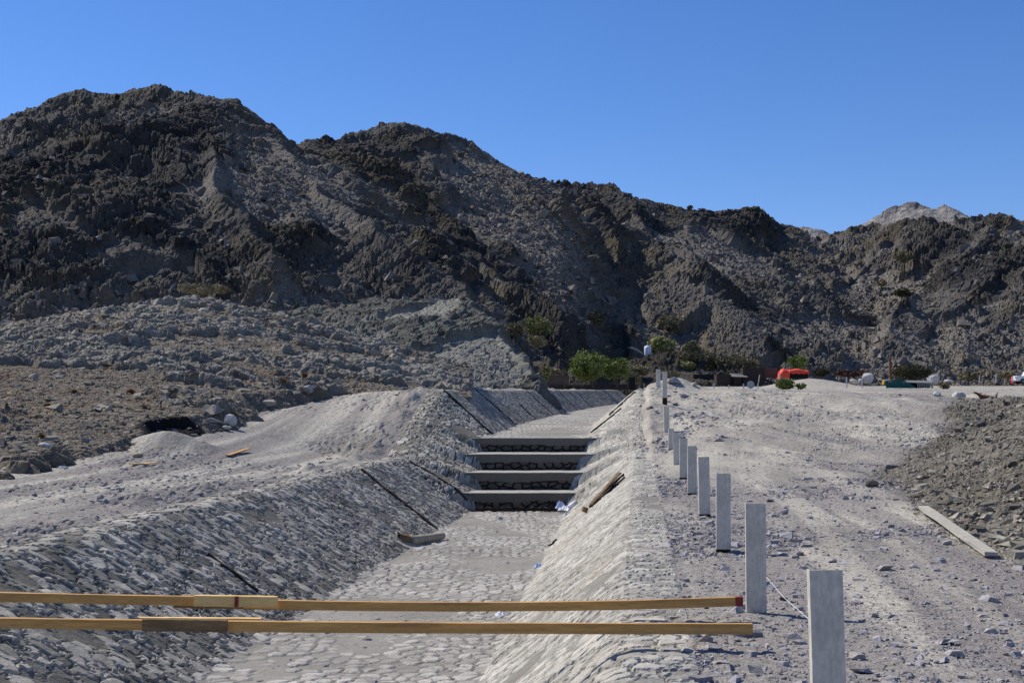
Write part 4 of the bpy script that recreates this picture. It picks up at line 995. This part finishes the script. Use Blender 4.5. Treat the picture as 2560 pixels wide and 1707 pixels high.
def tree(x0, x1, ytop, ybase, d, mat, label, name="acacia_tree", n=2600, seed=0, trunk=.25, cat="tree", group=None, leafs=None, flat=1.0, xt=None):
    base = Vector(V((x0 + x1) / 2 if xt is None else xt, ybase, d)); wd = (x1 - x0) * d / 3040; hg = (ybase - ytop) * d / 3040
    root = empty(name, base); tag(root, label, cat, group); r = random.Random(seed)
    blobs = []; c0 = hg * trunk; ch = hg - c0; off = ((x0 + x1) / 2 - (xt if xt is not None else (x0 + x1) / 2)) * d / 3040
    for k in range(9 if wd > 2 else 5):
        a = r.uniform(0, 6.28); rr = r.uniform(.2, .74) * wd / 2
        cz = c0 + ch * r.uniform(.28, .74)
        blobs.append((off + math.cos(a) * rr * 1.1, math.sin(a) * rr * .9, cz, wd * r.uniform(.14, .25), wd * r.uniform(.14, .25), ch * r.uniform(.18, .30) * flat))
    blobs.append((off, 0, c0 + ch * .48, wd * .40, wd * .34, ch * .46))
    v, f, rnd = leaves(n, blobs, leafs or d * .0009, seed)
    raw("crown", v, f, mat, root, {"rnd": rnd})
    mb = MB(); tr = max(.05, wd * .022)
    top = Vector((off * .5, 0, c0 * 1.1)); mb.tube([(0, 0, -.3), (r.uniform(-.1, .1), 0, c0 * .5), tuple(top)], [tr * 1.5, tr * 1.1, tr * .9], 7)
    for b in blobs[:6]: 
        c_ = Vector(b[:3]); mb.tube([tuple(top), tuple(top.lerp(c_, .5) + Vector((0, 0, .1))), tuple(c_)], [tr * .6, tr * .4, tr * .12], 5)
    mb.build("trunk", M['bark'], root)
    return root
tree(1297, 1400, 800, 888, 140, M['leaf_green'], "bright green acacia, the fullest tree behind the channel", n=9000, seed=1, trunk=.12, xt=1345)
tree(1375, 1446, 815, 884, 148, M['leaf_green'], "smaller green acacia touching the bright green one on its right", n=3800, seed=2, trunk=.15, xt=1414)
slope_tree(1206, 1270, 722, 780, M['leaf_yellow'], "yellow-green bush tree above the middle hill's steep face", n=2800, seed=3, trunk=.1)
slope_tree(1150, 1205, 738, 785, M['leaf_brown'], "olive bush just behind the middle hill's shoulder", "shrub", n=1500, seed=4, trunk=.1, cat="shrub")
slope_tree(1342, 1388, 710, 752, M['leaf_brown'], "round grey-olive shrub on the slope beside the dark spur", "shrub", n=1500, seed=5, trunk=.1, cat="shrub")
tree(1486, 1558, 770, 828, 206, M['leaf_yellow'], "pale yellow-green tree beside the white tank", n=3800, seed=6, trunk=.12)
tree(1558, 1624, 782, 846, 200, M['leaf_brown'], "brownish bare-looking tree right of the pale green tree", n=4200, seed=7, trunk=.15)
tree(1640, 1745, 812, 862, 200, M['leaf_brown'], "wide olive-brown tree spreading over the mud hut", n=6500, seed=8, trunk=.12)
tree(1814, 1860, 812, 856, 206, M['leaf_green'], "round green tree behind the red tarpaulin", n=2400, seed=9, trunk=.12)
tree(2036, 2142, 832, 886, 118, M['leaf_dark'], "dark flat-crowned acacia spreading over the green hut", n=9500, seed=10, trunk=.1, flat=.8, leafs=.07)
slope_tree(1510, 1566, 718, 768, M['leaf_brown'], "sparse brown shrub on the rocky slope above the tank", "shrub", n=1300, seed=11, trunk=.1, cat="shrub")
slope_tree(2045, 2100, 566, 640, M['leaf_brown'], "thin acacia high on the right-hand mountainside", n=900, seed=12, trunk=.45)
slope_tree(2048, 2094, 662, 695, M['leaf_dark'], "small flat-topped acacia halfway up the right-hand mountainside", n=1000, seed=13, trunk=.35)
slope_tree(2010, 2038, 640, 664, M['leaf_brown'], "little olive shrub left of the flat-topped acacia", "shrub", n=450, seed=14, trunk=.2, cat="shrub")
slope_tree(1575, 1592, 472, 494, M['leaf_brown'], "lone bent tree on the central skyline notch", n=260, seed=15, trunk=.45)
slope_tree(262, 276, 218, 236, M['leaf_dark'], "tiny lone tree on the left skyline", n=220, seed=16, trunk=.5)
tree(410, 520, 648, 684, 80, M['leaf_brown'], "low spreading greenish shrub behind the left hill's crest", "shrub", n=1800, seed=17, trunk=.1, cat="shrub")
tree(1776, 1832, 866, 897, 62, M['leaf_green'], "leafy green shrub growing at the crest before the red tarpaulin", "shrub", n=2200, seed=18, trunk=.05, cat="shrub", leafs=.05)
tree(1822, 1856, 878, 896, 62, M['leaf_green'], "small trailing green shrub right of the leafy one", "shrub", n=420, seed=19, trunk=.05, cat="shrub", leafs=.045)
tree(1244, 1262, 838, 882, 100, M['leaf_yellow'], "slender yellow-green shrub beside the steep grey-green face", "shrub", n=600, seed=20, trunk=.1, cat="shrub")
tree(1905, 1990, 850, 868, 205, M['leaf_red'], "long low reddish thicket right of the red tarpaulin", "shrub", n=1600, seed=21, trunk=.05, cat="shrub")
tree(2150, 2185, 875, 896, 70, M['leaf_straw'], "dry straw-coloured bush at the right end of the green hut", "shrub", n=700, seed=22, trunk=.05, cat="shrub", leafs=.04)
tree(2190, 2260, 853, 874, 190, M['leaf_brown'], "low olive thicket along the far fence on the right", "shrub", n=1200, seed=23, trunk=.05, cat="shrub")
tree(1440, 1475, 850, 884, 150, M['leaf_brown'], "dull brown bush right of the second green acacia", "shrub", n=1200, seed=24, trunk=.05, cat="shrub")
tree(1620, 1645, 820, 862, 196, M['leaf_dark'], "dark ragged palm-like bush left of the mud hut", "shrub", n=900, seed=25, trunk=.2, cat="shrub")
for k, (x0, x1, yt, yb, d, m_, lb) in enumerate([
    (1440, 1500, 838, 866, 192, 'leaf_brown', "low dusty bush on the knoll's left shoulder below the tank"), (1556, 1600, 828, 856, 198, 'leaf_yellow', "small yellowish bush directly below the pale green tree"),
    (1866, 1906, 846, 866, 204, 'leaf_dark', "dark low bush just right of the red tarpaulin"),
    (1255, 1300, 846, 876, 150, 'leaf_brown', "dusty bush left of the bright green acacia"), (2290, 2340, 852, 872, 186, 'leaf_brown', "low dusty bush behind the fence posts near the pickup"),
    (1600, 1650, 800, 838, 205, 'leaf_brown', "bare-looking bush between the brownish tree and the wide olive tree"), (1210, 1262, 770, 800, 150, 'leaf_brown', "low scrub under the yellow-green bush tree"), (1500, 1560, 850, 872, 180, 'leaf_brown', "dusty bush at the foot of the dark knoll")]):
    tree(x0, x1, yt, yb, d, M[m_], lb, "shrub", n=1600, seed=60 + k, trunk=.08, cat="shrub")
# little dry tufts
def tuft(x, y, wpx, mat, label, d=None, seed=0, arrs=None, rng_=(16, 70), grp=None):
    p = Hpt(x, y, arrs, *rng_) if arrs is not None else G(x, y)
    if p is None: return
    r = np.random.default_rng(seed); wd = wpx * p.y / 3040; n = int(60 + wpx * 6)
    a = r.uniform(0, 6.28, n); e = r.uniform(.2, 1.2, n); L = wd * .5 * r.uniform(.5, 1.1, n)
    tip = np.stack([np.cos(a) * np.cos(e) * L, np.sin(a) * np.cos(e) * L, np.sin(e) * L * .9], -1)
    sd = np.stack([-np.sin(a), np.cos(a), 0 * a], -1) * (.00035 * p.y)
    b0 = r.uniform(-.15, .15, (n, 3)) * wd * np.array([1, 1, 0]); v = np.stack([b0 - sd, b0 + sd, b0 + tip + sd * .4, b0 + tip - sd * .4], 1).reshape(-1, 3)
    o = raw("dry_tuft", v, np.arange(4 * n).reshape(-1, 4), mat, None, {"rnd": np.repeat(r.random(n), 4)}); o.location = p
    tag(o, label, "dry tuft", grp)
NHA = (NHU[::4, ::3], NHY[::4, ::3], NHZ[::4, ::3])
GT = "dry tufts on the left hill"
for k, (x, y, wp, m_, lb) in enumerate([(535, 972 - 6, 34, 'leaf_straw', "straw-coloured tuft beside the dark hollow and the white boulder"), (95, 1010, 22, 'leaf_dry', "dry tuft low on the left slope above the long pale stone"),
        (332, 955 - 10, 22, 'leaf_straw', "straw tuft midway up the left slope over the dark hollow"), (300, 935 - 30, 26, 'leaf_dry', "reddish tuft on the slope halfway below the light rock crest"),
        (108, 958 - 20, 24, 'leaf_dry', "reddish dry tuft near the left edge of the low hill"), (170, 905, 20, 'leaf_dry', "rusty small tuft high on the low hill's left part"),
        (390, 905, 20, 'leaf_straw', "pale tuft on the slope under the slabby outcrop"), (245, 845, 20, 'leaf_dry', "rusty tuft below the left end of the slabby crest"), (650, 880, 26, 'leaf_dry', "orange-brown tuft near the road's far left corner"),
        (700, 868, 24, 'leaf_dry', "orange-brown tuft farther right along the road's far edge")]):
    tuft(x, y, wp, M[m_], lb, seed=k, arrs=NHA, grp=GT)

# ---------------------------------------------------------------- structures in the valley
# white water tank
tk = empty("water_tank", V(1488, 815, 203)); tag(tk, "white plastic water tank standing on the dark knoll", "water tank")
mb = MB(); mb.tube([(0, 0, -.2), (0, 0, .05), (0, 0, .3), (0, 0, 1.05), (0, 0, 1.3), (0, 0, 1.36)], [.50, .52, .56, .56, .50, .3], 20); mb.build("drum", M['tank'], tk, True)
mb = MB(); mb.tube([(0, 0, 1.34), (0, 0, 1.46), (0, 0, 1.48)], [.26, .25, .2], 14); mb.build("lid", M['tankcap'], tk)
# pale tube standing in for the low pale wall left of the tank
pp = []
for x_, y_ in ((1443, 799), (1452, 799), (1464, 805), (1476, 812)):
    hk = [h_ for h_ in hits([(x_, y_ + 3, 0)], KU, KY, KZ)] or [h_ for h_ in hits([(x_, y_ + 3, 0)], *MA)]
    pp.append(V(x_, y_, hk[0][1] - .1 if hk else 203))
dmin = min(p[1] for p in pp); pp = [V(x_, y_, dmin - 3 + .5 * k) for k, (x_, y_) in enumerate(((1443, 799), (1452, 799), (1464, 805), (1476, 812)))]
mb = MB(); mb.tube(pp, [.16, .22, .22, .15], 8)
tag(mb.build("pale_wall", M['slat'], smooth=True), "low pale bent wall lying left of the white tank", "pale_wall")

# red tarpaulin over a parked load
rt = empty("tarp_shelter", V(1822, 872, 185)); tag(rt, "bright red tarpaulin draped over a dark open-sided shelter", "tarp shelter")
n1, n2 = 40, 18; Tu, Tv = np.meshgrid(np.linspace(-1, 1, n1), np.linspace(0, 1, n2), indexing='ij')
ang = Tv * math.pi
hh = 1.85 - .12 * sm(.1, .9, Tu) + .10 * np.sin(Tu * 5.5) - .55 * np.clip(-(Tu + .72) / .28, 0, 1) ** 2
Yy = -np.cos(ang) * 1.1; prof = np.sin(ang) ** .35
low = np.where(Tu < -.35, 0.02, 1.0)
low = low + (0.02 - .95) * 0
hh = hh * .80; Zt = low * .8 + (hh - low * .8) * prof + .05 * np.sin(Tu * 17 + Tv * 9) * (1 - prof)
P_ = np.stack([Tu * 1.95, Yy, Zt], -1)
cap = P_[:1].copy(); cap[..., 2] = .05; cap[..., 0] -= .05; cap2 = P_[-1:].copy(); cap2[..., 2] = np.minimum(cap2[..., 2], 1.0); cap2[..., 0] += .08
grid("tarpaulin", np.concatenate([cap, P_, cap2], 0), M['red'], smooth=True, parent=rt)
mb = MB(); mb.box((.75, 0.1, .55), (2.3, 1.6, .8)); mb.build("dark_load", M['black'], rt)
mb = MB(); mb.box((-2.05, -1.0, .4), (.25, .25, .8)); mb.build("corner_block", M['slat'], rt)
mb = MB(); mb.box((-3.6, .5, 1.0), (3.0, .25, 1.4)); tag(mb.build("mud_wall", M['mud']), "brown mud wall left of the red tarpaulin", "wall").location = V(1822, 872, 187)

# mud hut under the olive tree
hut = empty("mud_hut", V(1705, 880, 186)); tag(hut, "low brown mud hut with a ragged pale roof edge below the olive tree", "hut")
mb = MB(); mb.box((1.6, 1.0, 1.0), (3.0, 2.5, 2.3), 0, 0, 0, .05); mb.box((-1.8, 1.2, .5), (3.6, 2.5, 1.5), 0, 0, 0, .05); mb.build("wall", M['darkmud'], hut)
mb = MB(); mb.box((-.5, -.3, 1.05), (2.2, 1.6, .10), 0, .05, .25, .03); mb.build("roof_sheet", M['sheet'], hut)
mb = MB(); mb.box((-1.4, -.08, .3), (.5, .1, 1.2)); mb.build("doorway", M['black'], hut)  # black slab on the wall paints the unlit door opening
mb = MB(); mb.bar(V(1745, 861, 184), V(1742, 880, 184), .12, .12); tag(mb.build("wooden_post", M['slat']), "pale wooden post at the right corner of the mud hut", "post")
mb = MB(); mb.bar(V(1598, 853, 195), V(1644, 854, 195), .8, .08); tag(mb.build("roof_panel", M['slat']), "thin pale sheet roof seen edge-on between the trees", "roof")
mb = MB(); mb.box((0, 0, 0), (4.2, .4, 1.6), 0, 0, 0, .04); o = mb.build("mud_wall", M['darkmud']); o.location = V(1625, 872, 194)
tag(o, "low dark mud wall under the thin pale roof", "wall")
# mud wall, dark panel and dark strip behind the channel's far bend
mb = MB(); mb.box((0, 0, .0), (3.2, .3, 1.3), 0, 0, 0, .05); o = mb.build("mud_wall", M['mud']); o.location = V(1270, 876, 134)
tag(o, "reddish mud wall beside the grey-green face behind the channel", "wall")
mb = MB(); mb.box((0, 0, 0), (.65, .4, 1.2), 0, 0, 0, .02); o = mb.build("dark_hoarding", M['black']); o.location = V(1451, 881, 128)
tag(o, "small black upright panel at the end of the enclosure", "panel")
mb = MB(); mb.box((0, 0, 0), (8.6, .3, .5), 0, 0, 0, .04); o = mb.build("low_dark_strip", M['darkmud']); o.location = V(1362, 889, 130)  # long dark box drawn as the black line behind the bend
tag(o, "long low dark strip behind the far channel bend", "wall")
# enclosure fence there
fe = empty("fence", V(1340, 885, 128.5)); tag(fe, "thin post and rail fence in front of the bright green acacia", "fence"); L0 = fe.location
for x in (1297, 1318, 1338, 1362, 1418):
    mb = MB(); mb.bar(Vector(V(x, 890, 128.5)) - L0, Vector(V(x, 871, 128.5)) - L0, .08, .08); mb.build("post", M['bark'], fe)
mb = MB(); mb.bar(Vector(V(1297, 883, 128.5)) - L0, Vector(V(1340, 885, 128.5)) - L0, .05, .07); mb.build("rail", M['bark'], fe); mb = MB(); mb.bar(Vector(V(1400, 880, 128.5)) - L0, Vector(V(1450, 884, 128.5)) - L0, .05, .07); mb.build("rail", M['bark'], fe)
# satellite dish and thin marker posts
sd_ = empty("satellite_dish", V(1724, 893, 75)); tag(sd_, "round grey satellite dish standing among the small posts", "satellite dish")
mb = MB(); n = 20
vv = [(0, -.02, .24)] ; ff = []
for j, rr in enumerate((.1, .18, .215)):
    for k in range(n): vv.append((rr * math.cos(6.2832 * k / n), -.02 - .5 * rr * rr + (-.06 if False else 0), .24 + rr * math.sin(6.2832 * k / n)))
for k in range(n): ff.append([0, 1 + k, 1 + (k + 1) % n])
for j in range(2):
    for k in range(n): ff.append([1 + j * n + k, 1 + (j + 1) * n + k, 1 + (j + 1) * n + (k + 1) % n, 1 + j * n + (k + 1) % n])
mb.v = vv; mb.f = ff; mb.build("reflector", M['dish'], sd_, True)
mb = MB(); mb.tube([(0, .04, -.3), (0, .04, .22)], [.02, .02], 8); mb.build("mast", M['post_w'], sd_)
mb = MB(); mb.tube([(0, -.02, .05), (0, -.22, .22)], [.01, .01], 6); mb.build("feed_arm", M['post_w'], sd_)
GP = "short pale marker posts behind the ramp crest"
for k, (x, yt, yb, d, lb) in enumerate([(1640, 880, 894, 78, "short pale post left of the satellite dish group, leftmost of the row"), (1674, 884, 894, 78, "short pale post second from the left, below the thin roof"), (1708, 881, 894, 74, "short white post just left of the satellite dish"), (1741, 881, 895, 74, "short white post just right of the satellite dish"),
        (1945, 866, 889, 95, "thin post on the pale mound right of the red tarpaulin"), (1981, 870, 889, 95, "short pale post in front of the white boulders"), (2162, 873, 883, 110, "short post at the right end of the green hut"),
        (2250, 862, 876, 150, "pale fence post on the far right, left of three"), (2288, 862, 876, 150, "pale fence post on the far right, middle of three"), (2326, 864, 876, 150, "pale fence post beside the pickup")]):
    mb = MB(); mb.tube([V(x, yb + 2, d), V(x, yt, d)], [.045 * d / 95, .04 * d / 95], 7); tag(mb.build("marker_post", M['post_w']), lb, "post", GP)
# rusty pole
mb = MB(); mb.tube([V(2046, 890, 122), V(2045.5, 850, 122), V(2044, 822, 122)], [.11, .11, .10], 8)
tag(mb.build("rusty_pole", M['rust']), "tall rusty pole rising beside the dark acacia", "pole")
# green hut / pen
gh = empty("animal_pen", V(2080, 895, 100)); tag(gh, "low pen with green tarpaulin front, grey sheet roof and slatted side", "pen")
n1, n2 = 24, 10; Tu, Tv = np.meshgrid(np.linspace(0, 1, n1), np.linspace(0, 1, n2), indexing='ij')
top_ = .66 + .12 * np.sin(Tu * 3.0) - .42 * sm(.55, 1, Tu)
grid("tarpaulin", np.stack([-1.72 + Tu * 2.2, -.72 + .08 * np.sin(Tu * 12) * Tv - .25 * (1 - Tv), -.12 + (top_ + .12) * Tv], -1), M['greentarp'], smooth=True, parent=gh)
mb = MB(); mb.box((.25, .2, .62), (3.5, 1.9, .07), 0, .035, .10); mb.build("roof", M['sheet'], gh)
mb = MB(); mb.box((.35, .5, .2), (3.1, .9, .7)); mb.build("interior", M['black'], gh)  # black box paints the shade inside the pen
mb = MB()
for k in range(9): mb.box((.75 + k * .13, -.55, .22), (.05, .03, .55))
mb.build("slats", M['slat'], gh)
mb = MB(); mb.box((1.85, -.6, .2), (.09, .09, .9)); mb.build("corner_post", M['post_w'], gh)
mb = MB(); mb.box((-1.8, -.6, .5), (.16, .2, .3), .3, .3, 0, .03); mb.build("yellow_bracket", M['yellow'], gh)
# white boulders beside it
rock(1993, 876, 34, M['whitestone'], "tall white boulder behind the road, biggest of the pale group", .8, 135)
rock(1963, 880, 26, M['whitestone'], "flat pale boulder left of the tall white one", .5, 136)
rock(1978, 878, 22, M['greystone'], "grey boulder between the two pale boulders", .6, 134)
rock(2145, 878, 34, M['whitestone'], "pale rock heap behind the right end of the green pen", .8, 140)
rock(2178, 880, 24, M['whitestone'], "low pale rock farther right of the pale heap", .5, 141)
# pale spoil mound below the red tarpaulin
Tu, Tv = np.meshgrid(np.linspace(-1, 1, 90), np.linspace(-1, 1, 40), indexing='ij')
mz = .92 * np.exp(-(Tu * 1.7) ** 2 - (Tv * 1.7) ** 2) + .1 * (fbm(Tu * 9, Tv * 6, 4, 3) - .5) - .12
o = grid("spoil_mound", np.stack([Tu * 6.5, Tv * 6, mz], -1), M['ground'], {"dust": np.ones_like(Tu) * .5, "rub": np.zeros_like(Tu), "dark": np.zeros_like(Tu), "wet": np.zeros_like(Tu)}); o.location = (*V(1862, 890, 110)[:2], 1.88)
o["kind"] = "structure"
# pickup at the right edge
pk = empty("pickup_truck", V(2372, 882, 175)); tag(pk, "white pickup truck at the photo's right edge, tail towards the red box", "pickup truck")
def loft(secs, name, mat, parent, bev=.05):
    n = len(secs[0]); v = [p for s_ in secs for p in s_]; f = []
    for i in range(len(secs) - 1):
        for k in range(n): f.append([i * n + k, i * n + (k + 1) % n, (i + 1) * n + (k + 1) % n, (i + 1) * n + k])
    f.append(list(range(n))[::-1]); f.append([(len(secs) - 1) * n + k for k in range(n)])
    me = bpy.data.meshes.new(name); me.from_pydata(v, [], f); me.update(); me.polygons.foreach_set('use_smooth', [False] * len(me.polygons)); o = link(name, me, parent, mat)
    m_ = o.modifiers.new("bevel", 'BEVEL'); m_.width = bev; m_.segments = 2; return o
def sec(x, z0, z1, y): return [(x, -y, z0), (x, y, z0), (x, y, z1), (x, -y, z1)]
loft([sec(-2.5, .5, 1.0, .8), sec(-2.3, .42, 1.08, .85), sec(.9, .4, 1.08, .87), sec(2.2, .42, 1.05, .85), sec(2.5, .5, .85, .8)], "body", M['carpaint'], pk)
loft([sec(-1.2, 1.05, 1.1, .8), sec(-.9, 1.05, 1.68, .66), sec(.5, 1.05, 1.70, .66), sec(1.25, 1.05, 1.1, .8)], "cab", M['carpaint'], pk)
for sy in (-1, 1):
    mb = MB(); mb.box((-.2, sy * .75, 1.38), (1.3, .06, .42), 0, 0, sy * .2); mb.build("window", M['glass'], pk)
    for sx in (-1.6, 1.6):
        wh = MB(); wh.tube([(sx, sy * .7, .36), (sx, sy * .92, .36)], [.36, .36], 16); wo = wh.build("wheel", M['rubber'], pk)
        rm = MB(); rm.tube([(sx, sy * .9, .36), (sx, sy * .94, .36)], [.19, .17], 12); rm.build("rim", M['sheet'], wo)
    mb = MB(); mb.box((-2.5, sy * .72, .85), (.06, .14, .26)); mb.build("tail_light", M['lamp'], pk)
mb = MB(); mb.box((0, 0, .4), (.8, .5, .9), .2, 0, 0, .02); o = mb.build("drum_box", M['lamp']); o.location = V(2330, 880, 180)
tag(o, "dull red box standing behind the pickup's tail", "box")
